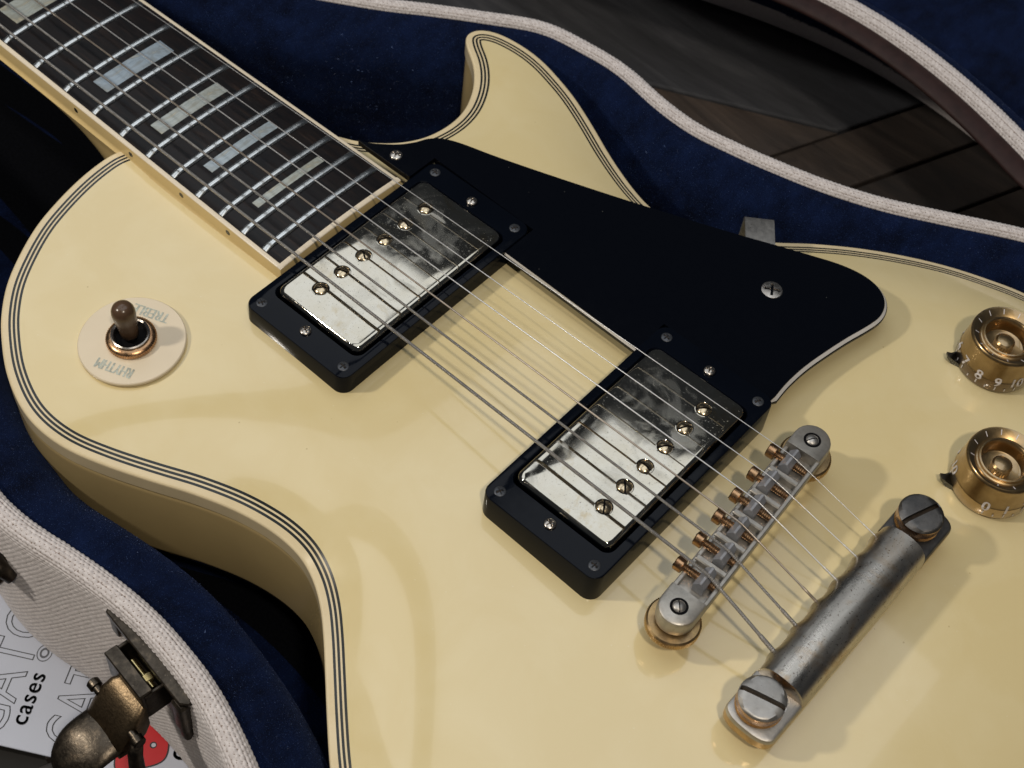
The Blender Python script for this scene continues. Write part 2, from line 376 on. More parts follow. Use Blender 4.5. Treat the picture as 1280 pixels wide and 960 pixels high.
# long boards running towards the seam; their ends tuck under the boards beyond it
for k, (w0, w1, m) in enumerate([(0, 290, 'wood_slate'), (-46, 0, 'wood_brown'), (-96, -46, 'wood_dark'), (-150, -96, 'wood_brown'), (-210, -150, 'wood_dark'), (-330, -210, 'wood_brown'), (-440, -330, 'wood_dark'), (-560, -440, 'wood_brown'), (-680, -560, 'wood_dark'), (290, 420, 'wood_dark')]):
    o = J + n1*w0 - e1*700
    # clip the far end along the slanted seam
    def endlen(w): return 700 + w*(n1.dot(n2)/-(e1.dot(n2)))
    l0, l1 = endlen(w0), endlen(w1); g = .8; lo = []
    for z, ins in ((FZ-6, 0), (FZ-.9, 0), (FZ-.2, .35), (FZ, 1.1)):
        lo.append([tuple(Vector((o.x, o.y, z)) + Vector((*e1, 0))*a + Vector((*n1, 0))*b) for a, b in ((g+ins, g+ins), (l0-g-ins, g+ins), (l1-g-ins, w1-w0-g-ins), (g+ins, w1-w0-g-ins))])
    v, f = loft(lo, True, False, True); mk('plank', v, f, m, gd, (J.x, J.y, FZ), smooth=False)
for k in range(14):
    wd = 31 if k < 3 else 44
    base = [0, 31, 62, 93][k] if k < 4 else 93+(k-3)*44
    o = J + n2*(base+(31 if k < 3 else 44)) - e2*(420+37*(k % 3))
    plank((o.x, o.y), a2, 900, wd, 'wood_dark' if k % 3 else 'wood_brown', dz=-.2*(k % 2))

# ------------------------------------------------------------------ guitar case
case = empty('guitar_case', (560, 0, FZ))
tag(case, 'open guitar case covered in pale linen and lined with dark blue plush', 'guitar case')
rim_pts = [(150, -84), (230, -86), (300, -92), (340, -102), (374, -117), (406, -130), (433, -139.5), (455, -143.8), (470, -143.6), (486.5, -141), (498, -139.4), (509, -138.4), (521, -138.2), (534, -139.3), (545, -141), (556, -143.8), (567, -147.5), (580, -153), (605, -166), (640, -184), (685, -197), (735, -190), (785, -158), (815, -100), (826, -30), (824, 50), (800, 130), (755, 185), (705, 205), (660, 203), (630, 189.5), (602.5, 174), (581.3, 162.5), (561.2, 154.5), (539.5, 148.4), (526.5, 145.4), (510.1, 142.6), (493.6, 143.2), (470.3, 146.9), (454.3, 146.4), (432.2, 142.5), (410.6, 128.7), (394.7, 117.5), (375.9, 103.5), (345, 85), (300, 70), (230, 64), (150, 62)]
RZ = -12.0
rim = resample(rim_pts, .32, True, 1.6); rimN = normals2(rim)     # travels counter-clockwise, normals point outward
def sweep_grid(path, nrm, prof, disp=None, ok=None, closed=True):
    """prof: (k,2) offsets (outward, z). returns verts, quads"""
    P = path[ok] if ok is not None else path; N = nrm[ok] if ok is not None else nrm
    n, k = len(P), len(prof)
    V = np.empty((n, k, 3)); off = prof[None, :, 0]; zz = prof[None, :, 1]
    if disp is not None:
        T = np.gradient(prof, axis=0); T /= np.linalg.norm(T, axis=1)[:, None]; pn = np.c_[-T[:, 1], T[:, 0]]   # left of travel
        off = off + disp*pn[None, :, 0]; zz = zz + disp*pn[None, :, 1]
    V[..., 0] = P[:, None, 0]+N[:, None, 0]*off; V[..., 1] = P[:, None, 1]+N[:, None, 1]*off; V[..., 2] = zz
    i = np.arange(n if closed else n-1)[:, None]; j = np.arange(k-1)[None, :]; i2 = (i+1) % n
    F = np.stack([i*k+j, i2*k+j, i2*k+j+1, i*k+j+1], -1).reshape(-1, 4)
    return V.reshape(-1, 3), F
def prof_line(pts, step, smooth=1.0):
    return resample(np.array(pts, float), step, False, smooth)
def weave(u, v, p, amp, seed=0):
    r = np.random.default_rng(seed)
    pv = p*.70; j = np.floor(v/pv).astype(int); fv = v/pv-j-.5; us = u/p + .5*(j % 2); i = np.floor(us).astype(int); fu = us-i-.5
    k1 = r.uniform(.90, 1.08, (997, 61))[i % 997, j % 61]; sk = fu - .35*fv
    h = np.sqrt(np.clip(1-(1.95*fv)**2, 0, 1))*np.sqrt(np.clip(1-(1.75*sk)**2, 0, 1))
    return amp*(h*k1-.25)
lin_prof = prof_line([(-4.4, -14.2), (-4.1, -11.2), (-2.5, -9.0), (0, -8.2), (2.2, -9.0), (3.4, -11.6), (3.9, -17), (4.3, -30), (4.7, -48), (4.8, -64), (4.4, -80), (2.8, -91), (-2, -95.8), (-9, -96.6)], .30, .5)
s_len = np.r_[0, np.cumsum(np.linalg.norm(np.diff(rim, axis=0), axis=1))]
# bass side stretch seen from close by: woven threads are real relief
okb = np.where((rim[:, 1] < 0) & (rim[:, 0] > 415) & (rim[:, 0] < 610))[0]
def gap_shade(o, h):
    at = o.data.attributes.new('gap_shade', 'FLOAT', 'POINT'); at.data.foreach_set('value', np.clip((h.ravel()+.25)*1.25, 0, 1).astype(np.float32))  # low values mark the gaps that take the shade colour
def linen_piece(name, ok, prof, p, amp, seed, cover='linen_woven'):
    v_len = np.r_[0, np.cumsum(np.linalg.norm(np.diff(prof, axis=0), axis=1))]
    U = s_len[ok][:, None] + .12*np.sin(v_len[None, :]*.23) ; Vv = v_len[None, :] + .15*np.sin(s_len[ok][:, None]*.11)
    D = weave(U, Vv+0*U, p, amp, seed)
    V, F = sweep_grid(rim, rimN, prof, D, ok, False)
    o = mk(name, V, F[:, ::-1], cover, case, (rim[ok[0]][0], rim[ok[0]][1], RZ), smooth='all'); gap_shade(o, D/amp); return o
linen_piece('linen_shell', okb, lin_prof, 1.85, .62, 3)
okt = np.where((rim[:, 1] > 0) & (rim[:, 0] > 170) & (rim[:, 0] < 700))[0]
tre_prof = prof_line([(-2.9, -15.2), (-2.7, -13.2), (-1.7, -11.6), (0, -11.0), (1.7, -11.5), (2.8, -13.2), (3.2, -17), (3.8, -30), (4.2, -52)], .34, .5)
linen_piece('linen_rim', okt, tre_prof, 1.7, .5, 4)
# the rest of the shell, out of view or seen edge on
coarse = np.arange(0, len(rim), 12); c2 = lin_prof[::6]
mask = [k for k in coarse if not (rim[k, 1] < 0 and 416 < rim[k, 0] < 609) and not (rim[k, 1] > 0 and 171 < rim[k, 0] < 699)]
segs = []; cur = [mask[0]]
for k in mask[1:]:
    if k-cur[-1] > 12: segs.append(cur); cur = [k]
    else: cur.append(k)
segs.append(cur)
mb = MB()
for sg in segs:
    V, F = sweep_grid(rim, rimN, c2, None, np.array(sg), False); mb.add(V, F[:, ::-1])
Vt, Ft = sweep_grid(rim, rimN, np.array([(4.2, -51.5), (5, -70), (5.5, -90), (-8, -96.6)]), None, okt[::12], False); mb.add(Vt, Ft[:, ::-1])
mb.build('shell_cover', 'linen', case, (560, 0, FZ), smooth='all')
# plush lining
pl_prof = prof_line([(-60, -92.4), (-40, -92.2), (-30, -90), (-27, -78), (-26, -55), (-25.4, -36), (-23.2, -25.5), (-19, -18.6), (-13, -15.0), (-8, -13.6), (-3.0, -13.6)], 1.1, 1.5)
idx = np.arange(0, len(rim), 6)
Pn = rim[idx]; Nn = rimN[idx]; k = len(pl_prof)
xx, yy = np.meshgrid(np.arange(len(idx)), np.arange(k), indexing='ij')
lump = .9*np.sin(xx*.031+1.3*np.sin(yy*.11))*np.sin(yy*.17+xx*.012) + .5*np.sin(xx*.09+yy*.23)*np.sin(xx*.043)
lump *= np.clip((k-3-yy)/8, 0, 1)
V, F = sweep_grid(rim, rimN, pl_prof, lump, idx, True)
lining = mk('lining', V, F[:, ::-1], 'plush', case, (560, 0, -63), smooth='all')
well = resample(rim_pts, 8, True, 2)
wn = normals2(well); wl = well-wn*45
mk('lining_base', [(x, y, -92.3) for x, y in wl], [tuple(range(len(wl)))], 'base_shade', case, (560, 0, -92.3), smooth=False)  # case floor painted near-black for shade
# pile of the plush: short fibres
def pile(name, Vg, n, k, dens_mm2, parent, sel, up, seed):
    r = np.random.default_rng(seed); G = Vg.reshape(n, k, 3)
    A = G[:-1, :-1]; B = G[1:, :-1]; C = G[:-1, 1:]
    ar = np.linalg.norm(np.cross(B-A, C-A), axis=2); keep = sel(A); ar = np.where(keep, ar, 0)
    tot = ar.sum(); cnt = int(tot*dens_mm2); w = (ar/tot).ravel()
    ids = r.choice(len(w), cnt, p=w); ii, jj = np.unravel_index(ids, ar.shape)
    a, b = r.random(cnt)[:, None], r.random(cnt)[:, None]
    P = A[ii, jj] + a*(B[ii, jj]-A[ii, jj]) + b*(C[ii, jj]-A[ii, jj])
    N = np.cross(B[ii, jj]-A[ii, jj], C[ii, jj]-A[ii, jj]); N /= np.linalg.norm(N, axis=1)[:, None]+1e-9
    N *= np.sign(N[:, 2:3]+1e-6) if up else 1
    lean = np.c_[np.sin(P[:, 0]*.09+P[:, 1]*.05)*.6+.3, np.cos(P[:, 0]*.07-P[:, 1]*.06)*.5, np.zeros(cnt)]
    D = N + .75*lean + r.normal(0, .35, (cnt, 3)); D /= np.linalg.norm(D, axis=1)[:, None]
    L = r.uniform(.6, 1.35, cnt)[:, None]; side = np.cross(D, r.normal(0, 1, (cnt, 3))); side /= np.linalg.norm(side, axis=1)[:, None]+1e-9
    wd = r.uniform(.06, .12, cnt)[:, None]
    Vv = np.stack([P-side*wd-D*.1, P+side*wd-D*.1, P+D*L], 1).reshape(-1, 3); Fv = np.arange(cnt*3).reshape(-1, 3)
    o = mk(name, Vv, Fv, ['fibre', 'fibre_glint'], parent, (560, 0, -20), smooth=False, fm=(r.random(cnt) < .05).astype(int)); o['kind'] = 'stuff'; return o
pile('pile', V, len(idx), k, 4.5, case, lambda A: (((A[..., 0] > 425) & (A[..., 0] < 600) & (A[..., 1] < 0)) | ((A[..., 0] > 330) & (A[..., 0] < 660) & (A[..., 1] > 0))) & (A[..., 2] > -88), False, 5)

# lid lying open beyond the far rim
lid = empty('lid', (600, 330, FZ), case)
lid_pts = [(360, 196), (400, 203), (440, 214), (470, 224), (492.2, 229.6), (506.1, 231.6), (522.5, 232.5), (540, 231.6), (557.9, 229), (576.7, 224.7), (596.1, 218.8), (615.1, 212.5), (645, 208), (690, 210), (740, 228), (790, 280), (810, 350), (790, 440), (730, 510), (640, 540), (540, 520), (440, 475), (330, 450), (220, 440), (150, 415), (120, 350), (120, 280), (150, 215), (220, 192), (300, 190)]
lp = resample(lid_pts, .34, True, 2.0); lN = normals2(lp); LZ = -12.0
ll = np.r_[0, np.cumsum(np.linalg.norm(np.diff(lp, axis=0), axis=1))]
okl = np.where((lp[:, 1] < 300) & (lp[:, 0] > 420) & (lp[:, 0] < 700))[0]
def lid_strip(name, prof, mat, ok, p=None, amp=0, step=1, closed=False):
    ok = ok[::step]; D = None
    if p:
        vl = np.r_[0, np.cumsum(np.linalg.norm(np.diff(prof, axis=0), axis=1))]; D = weave(ll[ok][:, None]+0*vl[None, :], vl[None, :]+0*ll[ok][:, None], p, amp, 9)
    V, F = sweep_grid(lp, lN, prof, D, ok, closed); o = mk(name, V, F[:, ::-1], mat, lid, (600, 330, LZ), smooth='all')
    if p: gap_shade(o, D/amp)
    return o, V
lid_strip('leather_lip', prof_line([(-9.2, -13.6), (-8.6, -12.8), (-6, -12.3), (-2.6, -12.9), (-.6, -13.9), (.1, -15.2), (-.9, -16.4), (-5, -16.6)], .5, .4), 'brown_leather', np.arange(len(lp)), step=4, closed=True)
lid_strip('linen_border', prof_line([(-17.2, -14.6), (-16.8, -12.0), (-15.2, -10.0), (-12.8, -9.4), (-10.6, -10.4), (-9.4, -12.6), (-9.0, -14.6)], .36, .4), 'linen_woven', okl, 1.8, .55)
rest = np.array([q for q in range(0, len(lp), 10) if q < okl[0]+8 or q > okl[-1]-8])
V2, F2 = sweep_grid(lp, lN, prof_line([(-17.2, -14.6), (-16.8, -12.0), (-13, -9.4), (-9.3, -12.6)], 1.5, .4), None, np.r_[rest[rest > okl[-1]-9], rest[rest < okl[0]+9]], False)
mk('border_cover', V2, F2[:, ::-1], 'linen', lid, (600, 330, LZ), smooth='all')
lpp = prof_line([(-62, -62), (-50, -61), (-42, -52), (-38, -38), (-33, -24), (-25, -16), (-16.2, -13.6)], 1.3, 1.5)
li2 = np.arange(0, len(lp), 8)
V3, F3 = sweep_grid(lp, lN, lpp, None, li2, True)
mk('lid_lining', V3, F3[:, ::-1], 'plush', lid, (600, 330, LZ), smooth='all')
wl2 = lp[::30]-lN[::30]*60
mk('lid_lining_base', [(x, y, -62.0) for x, y in wl2], [tuple(range(len(wl2)))], 'plush', lid, (600, 330, -62), smooth=False)
V4, F4 = sweep_grid(lp, lN, prof_line([(-5, -16.6), (-22, -31), (-62, -66), (-78, -78), (-80, -95)], 4, .5), None, np.arange(0, len(lp), 20), True)
mk('lid_shell', V4, F4, 'linen', lid, (600, 330, FZ), smooth='all')
pile('lid_pile', V3, len(li2), len(lpp), 2.5, lid, lambda A: (A[..., 0] > 470) & (A[..., 0] < 680) & (A[..., 1] < 300), False, 6)

# latch hanging open on the near wall
LO = (527.5, -142.4, -28)
Lm = frame((527.5, -142.4, -13.0), (.992, -.126, 0), (.126, .992, 0))    # x along the rim, y into the case, z up
latch = empty('latch', LO, case)
def lpart(name, pieces, mat, **kw):
    mb = MB()
    for pc in pieces: mb.add(xf(pc[0], Lm), pc[1], pc[2] if len(pc) > 2 else 0)
    return mb.build(name, mat, latch, LO, **kw)
lpart('back_plate', [box(-19.5, 19, -1.6, .4, -26, -1.0, .5)], 'bronze')
fl = [(-21, -1.6), (-19.4, -3.6), (18.2, -3.6), (20, -1.8), (20, .9), (-20.4, 1.2)]
lpart('top_flange', [loft([[(a_*.985, b_, -1.6) for a_, b_ in fl], [(a_, b_, -1.2) for a_, b_ in fl], [(a_, b_, .1) for a_, b_ in fl], [(a_*.985, b_*.9, .4) for a_, b_ in fl]], True, True, True)], 'bronze', smooth=25)
lpart('end_tab', [box(14.5, 19.8, -4.6, -1.5, -18, -1.4, .8), box(15.2, 19.0, -3.9, -1.5, -26, -17.8, 1.0)], 'bronze')
lpart('end_tab', [box(-19.6, -15.5, -3.2, -1.5, -12, -1.4, .8)], 'bronze')
lpart('hook_housing', [box(-10, 9, -10.6, -9.2, -17, -2.6, .4), box(-10, -8.8, -9.4, -1.5, -17, -3.6, .3), box(7.8, 9, -9.4, -1.5, -17, -3.6, .3), box(-9.4, 8.4, -9.6, -1.5, -18, -16.2, .4), box(-9.8, 8.8, -10.9, -6.4, -3.2, -2.0, .35)], 'bronze', smooth=25)
v, f = tube([(-5, -5, -7.5), (6, -5, -7.5)], 1.0, 10)
lpart('hook_pin', [(v, f), box(1.0, 4.0, -6, -3, -8.6, -6.4, .4)], 'brass')
# lever: stout block that runs out into a rounded tongue, pointing away from the case and down
def sect(y, w, z0, z1, r, cx=2.2, n=5):
    return [(cx+a_, y, (z0+z1)/2+b_) for a_, b_, _ in rrect(w, z1-z0, r, 0, n)]
blk = [sect(-9.8, 14, -22, -8.5, 2.0), sect(-12, 16.4, -23.5, -9.0, 2.2), sect(-15.5, 17.8, -26, -11.5, 2.6), sect(-19, 18.0, -27.6, -16, 3.0), sect(-22, 17.2, -28, -20, 3)]
lpart('lever_block', [loft(blk, True, True, True)], 'bronze_gold', smooth=50)
tg = []
for q in range(14):
    a_ = q/13; y = -19.5 - 19.5*a_; wq = 9.0*math.sqrt(max(0.0, 1-max(0, (a_-.40)/.60)**2.3)) + .12; zc = -22.6 - 7.0*a_ + 2.4*math.sin(a_*math.pi); th = (3.2-1.7*a_)*(.3+.7*min(1, wq/6))
    tg.append([(2.0+wq*math.copysign(abs(math.cos(2*math.pi*p_/28))**.8, math.cos(2*math.pi*p_/28)), y, zc + th*math.sin(2*math.pi*p_/28)*(1 if math.sin(2*math.pi*p_/28) > 0 else .6)) for p_ in range(28)])
lpart('lever_tongue', [loft(tg, True, True, True)], 'bronze', smooth='all')
for sx in (-1, 1):
    v, f = tube([(2.4+sx*8, -16.4, -15.0), (2.4+sx*10.2, -16.4, -15.0), (2.4+sx*10.3, -16.4, -15.0), (2.4+sx*12.4, -16.4, -15.0), (2.4+sx*12.8, -16.4, -15.0)], [1.5, 1.5, 2.1, 2.1, 1.7], 14)
    lpart('hinge_pin', [(v, f)], 'bronze')
lpart('bail', [tube([(13.6, -16.4, -16), (14.2, -18.5, -22), (15.5, -19.5, -29), (16.2, -20.5, -37), (14.5, -22, -46), (10, -23, -54)], [1.6, 2.3, 2.5, 2.3, 2, 1.8], 12)], 'bronze', smooth='all')
# end of the neighbouring catch at the frame's left edge
hnd = empty('handle_clasp', (458, -150, -32), case)
mb = MB(); v, f = tube([(440, -150.5, -24.5), (452, -151.6, -26), (459, -152.0, -28), (464.5, -151.8, -30.4), (468.4, -150.8, -34)], [3.0, 3.0, 2.9, 2.8, 2.0], 14); mb.add(v, f)
v, f = tube([(440, -153, -31), (455, -153, -33), (466, -152, -36)], [2, 2, 1.6], 12); mb.add([(x_, y_-1.2, z_) for x_, y_, z_ in v], f)
mb.build('clasp_arm', 'bronze', hnd, (458, -150, -32), smooth='all')
mb = MB(); mb.add(*box(436, 464, -151.6, -148.0, -42, -29, .7)); mb.build('clasp_plate', 'bronze', hnd, (458, -150, -32))

# ------------------------------------------------------------------ printed card on the floor
card = empty('printed_card', (505, -150, FZ+.6))
tag(card, 'glossy white printed card lying on the floor beneath the brass latch', 'card')
ca = math.radians(30); CU = Vector((math.cos(ca), math.sin(ca), 0)); CT = Vector((-math.sin(ca), math.cos(ca), 0)); CO = Vector((481.05, -179.1, FZ))
def cpt(u, t, z): return tuple(CO + CU*u + CT*t + Vector((0, 0, z)))
lo = []
for z, i in ((.3, .2), (.5, 0), (1.0, 0), (1.2, .25)): lo.append([cpt(u, t, z) for u, t in ((-120+i, i), (120-i, i), (120-i, 190-i), (-120+i, 190-i))])
v, f = loft(lo, True, True, True); mk('sheet', v, f, 'card_white', card, (505, -150, FZ+.6), smooth=False)
def ctext(name, s, u, t, size, mat, outline=0, align='LEFT', space=1.0, wide=1.0, bold=0):
    v, f = text_mesh(s, size, outline, align, 0, space)
    vv = [cpt(u-b, t+a*wide, 1.28+c*.12) for a, b, c in v]
    mb = MB(); mb.add(vv, f)
    if bold:
        for dx, dy in ((bold, 0), (0, bold), (bold, bold), (-bold, 0)): mb.add([cpt(u-b-dy, t+a*wide+dx, 1.28+c*.12+.004) for a, b, c in v], f)
    return mb.build(name, mat, card, (505, -150, FZ+.6), smooth=False)
ctext('logo_outline', 'GATOR', -1.0, 1.5, 21, 'print_black', .009, wide=.86)
ctext('logo_word', 'cases', 5.6, 8.0, 8.4, 'print_grey', wide=1.0, bold=.16, space=1.1)
ctext('logo_outline', 'GATOR', 27.5, 4.0, 22, 'print_black', .009, wide=.70)
ctext('logo_word', 'cases', 60.6, 8.4, 9.5, 'print_black', wide=.9, bold=.2)
# small eye mark after the word
mb = MB()
for r0, r1, m in ((2.9, 3.3, 0), (1.2, 2.0, 0)):
    n = 28; L0 = [cpt(2.0+r0*.8*math.cos(2*math.pi*i/n), 34.8+r0*math.sin(2*math.pi*i/n), 1.29) for i in range(n)]; L1 = [cpt(2.0+r1*.8*math.cos(2*math.pi*i/n), 34.8+r1*math.sin(2*math.pi*i/n), 1.29) for i in range(n)]
    mb.add(*loft([L0, L1]))
mb.build('eye_mark', 'print_grey', card, (505, -150, FZ+.6), smooth=False)
def cring(pts, z, w):
    P = resample(pts, .5, True, .6); N = normals2(P); return [cpt(a, b, z) for a, b in P+N*w], [cpt(a, b, z) for a, b in P]
bd = [(40, 0.5), (47, 3.0), (53.6, 7.5), (53.2, 14), (50.6, 19.0), (46.5, 19.6), (41, 18), (38, 10)]
A_, B_ = cring(bd, 1.27, .55); mb = MB(); mb.add(*loft([A_, B_])); n = len(B_); mb.add([(x, y, z+.03) for x, y, z in B_], [tuple(range(n))[::-1]], 1)
mb.add([cpt(48.8+1.2*math.cos(2*math.pi*i/20), 11.6+1.2*math.sin(2*math.pi*i/20), 1.34) for i in range(20)], [tuple(range(20))], 0); mb.add([cpt(48.9+.75*math.cos(2*math.pi*i/20), 11.6+.75*math.sin(2*math.pi*i/20), 1.38) for i in range(20)], [tuple(range(20))], 2)
bd2 = [(40, 24), (46, 24.6), (48.6, 24), (47, 30), (40, 31)]
A_, B_ = cring(bd2, 1.27, .5); mb.add(*loft([A_, B_])); mb.add([(x, y, z+.03) for x, y, z in B_], [tuple(range(len(B_)))[::-1]], 1)
mb.build('red_badge', ['print_black', 'print_red', 'card_white'], card, (505, -150, FZ+.6), smooth=False)

# ------------------------------------------------------------------ guitar
gtr = empty('electric_guitar', (600, 0, -62))
tag(gtr, 'cream solid-body electric guitar with black pickguard lying in the blue-lined case', 'guitar')
def rz(x): return 1.0-.062*(np.asarray(x, float)-374)
TH = 50.0
bass = [(379.6, -29), (379.4, -36.3), (380.6, -46.5), (383.5, -59.0), (387.0, -69.6), (392.8, -81.2), (399.6, -91.7), (407.8, -100.4), (415.6, -106.5), (425.2, -112.5), (435.1, -116.7), (443.4, -118.7), (452.0, -118.9), (461.3, -117.3), (472.8, -113.1), (486.2, -106.9), (499.1, -100.5), (513.0, -95.1), (525.6, -92.4), (536.2, -92.4), (544.9, -95.1), (552.7, -99.7), (560.1, -105.7), (568.5, -113.3), (579.1, -123.0), (589.3, -131.9), (605, -144.0), (627, -156), (655, -163.5), (684, -163.5), (712, -155), (738, -137), (758, -110), (770, -75), (775, -35), (775, 8)]
treb = [(423.5, 33.2), (430.2, 37.2), (436.7, 42.6), (442.3, 49.2), (446.2, 56.6), (448.1, 64.6), (448.3, 72.4), (447.0, 79.2), (444.3, 85.4), (440.9, 90.8), (436.8, 95.5), (432.0, 99.5), (426.2, 103.1), (422.1, 106.8), (421.6, 110.7), (423.8, 114.5), (428.6, 117.6), (435.2, 119.4), (442.6, 120.2), (450.9, 119.8), (460.9, 117.7), (470.0, 115.1), (479.0, 111.6), (487.2, 108.0), (496.5, 103.7), (505.4, 100.1), (515.6, 96.7), (524.2, 95.0), (534, 95.6), (545, 100.0), (556, 107.8), (567.1, 118.4), (574.8, 126.2), (585.3, 135.5), (595.2, 143.2), (605.9, 150.4), (616.9, 156.7), (628.3, 162.0), (642.3, 167.3), (662, 171.0), (686, 170), (712, 161), (738, 143), (758, 115), (770, 82), (775, 45)]
body_pts = [(418, 24), (383, -20)] + bass + treb[::-1]       # counter-clockwise
out = resample(body_pts, 1.3, True, 1.5); oN = normals2(out)
# carved height: screened relaxation on a raster, zero on the rim
gx0, gy0, gs = 330.0, -180.0, 2.0; nx, ny = 240, 182
GX = gx0+gs*np.arange(nx); GY = gy0+gs*np.arange(ny)
def inside(poly, X, Y):
    r = np.zeros(X.shape, bool); x, y = poly[:, 0], poly[:, 1]; x2, y2 = np.roll(x, -1), np.roll(y, -1)
    for a, b, c, d in zip(x, y, x2, y2):
        if b == d: continue
        r ^= ((b > Y) != (d > Y)) & (X < (c-a)*(Y-b)/(d-b)+a)
    return r
XX, YY = np.meshgrid(GX, GY, indexing='ij')
solid = inside(out, XX, YY) | ((XX > 340) & (XX < 430) & (np.abs(YY-4) < 26))
Hh = np.zeros((nx, ny)); Lr = 17.0/gs
for it in range(700):
    av = (np.roll(Hh, 1, 0)+np.roll(Hh, -1, 0)+np.roll(Hh, 1, 1)+np.roll(Hh, -1, 1))
    Hh = np.where(solid, (av+1/Lr**2)/(4+1/Lr**2), 0)
for it in range(3): Hh = (Hh*4+np.roll(Hh, 1, 0)+np.roll(Hh, -1, 0)+np.roll(Hh, 1, 1)+np.roll(Hh, -1, 1))/8
def crown(x):
    x = np.asarray(x, float); kx = [360, 400, 430, 460, 490, 530, 570, 600, 640, 680, 730, 780]; kz = [1.2, 1.0, 1.7, 3.4, 4.6, 4.2, 3.2, 2.2, 1.0, -.4, -3.5, -8]
    acc = 0
    for d_ in (-16, -8, 0, 8, 16): acc = acc + np.interp(x+d_, kx, kz)
    return acc/5
def top_z(x, y):
    u = np.clip((np.asarray(x, float)-gx0)/gs, 1, nx-3); w = np.clip((np.asarray(y, float)-gy0)/gs, 1, ny-3)
    i = u.astype(int); j = w.astype(int); fu, fw = u-i, w-j
    def cub(p0, p1, p2, p3, t): # b-spline, smooth second derivative
        return ((1-t)**3*p0+(3*t**3-6*t*t+4)*p1+(-3*t**3+3*t*t+3*t+1)*p2+t**3*p3)/6
    rows = [cub(Hh[i+a, j-1], Hh[i+a, j], Hh[i+a, j+1], Hh[i+a, j+2], fw) for a in (-1, 0, 1, 2)]
    h = np.clip(cub(*rows, fu), 0, 1); r0 = rz(x); return r0 + (np.maximum(crown(x), r0+1.5)-r0)*h**1.7
BODY_O = (600, 0, -30)
offs = [0.0, 2.3, 3.1, 3.65, 4.45, 5.0, 5.8]
def ring_at(d, z=None):
    """loop inset by d; z is measured from the tilted rim plane, None lies on the carve"""
    P = out-oN*d
    zz = rz(P[:, 0])+z if z is not None else top_z(P[:, 0], P[:, 1])
    return np.c_[P, zz]
inner = ring_at(offs[-1])
# top of the carve
gp = []
st = 3.2
for a in range(130):
    for b in range(150):
        gp.append((365+a*st+(b % 2)*st/2, -172+b*st*.866))
gp = np.array(gp); ip = out-oN*(offs[-1]+1.4)
gp = gp[inside(ip, gp[:, 0], gp[:, 1])]
pts = [Vector((a, b)) for a, b in np.vstack([inner[:, :2], gp])]
nI = len(inner)
res = delaunay_2d_cdt(pts, [(i, (i+1) % nI) for i in range(nI)], [], 1, 1e-5)
tv = np.array([(p.x, p.y) for p in res[0]]); tz = top_z(tv[:, 0], tv[:, 1])
mb = MB(); mb.add(np.c_[tv, tz], [tuple(q) for q in res[2]])
side = [ring_at(.9, -6.2), ring_at(.35, -6.75), ring_at(.3, -10), ring_at(.2, -TH+6), ring_at(1.2, -TH+2), ring_at(4, -TH)]
v, f = loft([list(map(tuple, L)) for L in side[::-1]], True, True); mb.add(v, f, 1)
body = mb.build('body', ['cream', 'side_lacquer'], gtr, BODY_O, smooth=45)
mb = MB()
e = .9
L = [ring_at(.5, -6.6), ring_at(-.12, -6.4), ring_at(-.12, -e)] + [ring_at(e*(1-math.cos(a))-.12, -e+e*math.sin(a)) for a in (.5, 1.0, 1.45)] + [ring_at(offs[1])]
for q in range(len(L)-1): mb.add(*loft([list(map(tuple, L[q])), list(map(tuple, L[q+1]))]), 0)
for q in range(1, len(offs)-1):
    mb.add(*loft([list(map(tuple, ring_at(offs[q]))), list(map(tuple, ring_at(offs[q+1])))]), 1 if q % 2 else 0)
mb.build('binding', ['cream_binding', 'black_ply'], body, BODY_O, smooth=60)

# padded bed the body lies on
bd_lo = [[(x, y, -92.0) for x, y, z in ring_at(16, 0)], [(x, y, z) for x, y, z in ring_at(14, -TH-3)], [(x, y, z) for x, y, z in ring_at(17, -TH-.3)]]
v, f = loft([L_[::3] for L_ in bd_lo], True, False, True); mk('padded_bed', v, f, 'plush', case, (560, 0, -80), smooth=60)
# neck and heel
def zf(x): return 8.3+.017*(x-457)
def hw(x): return 21.5+7.0*x/457
XE = 462.1
loops = []
for x in list(range(150, 340, 20)) + [340, 348, 356, 363, 369, 374, 380, 400, 415]:
    w = hw(x)-.3; zt = zf(x)-6.8; dep = 16.5+.012*(x-300); fl_ = max(0, min(1, (x-335)/40.0))**2
    dep = dep*(1-fl_)+34*fl_; L = []
    for q in range(25):
        a = math.pi*q/24; ex = 1.0-.45*fl_
        sy = -math.cos(a); sz = math.sin(a)
        L.append((x, w*math.copysign(abs(sy)**(.85*ex), sy), zt-dep*abs(sz)**(.9*ex)))
    L += [(x, w, zt+.3), (x, -w, zt+.3)]
    loops.append(L)
v, f = loft(loops, True, True, True)
mk('neck', v, f, 'side_amber', gtr, (300, 0, 0), smooth='all')
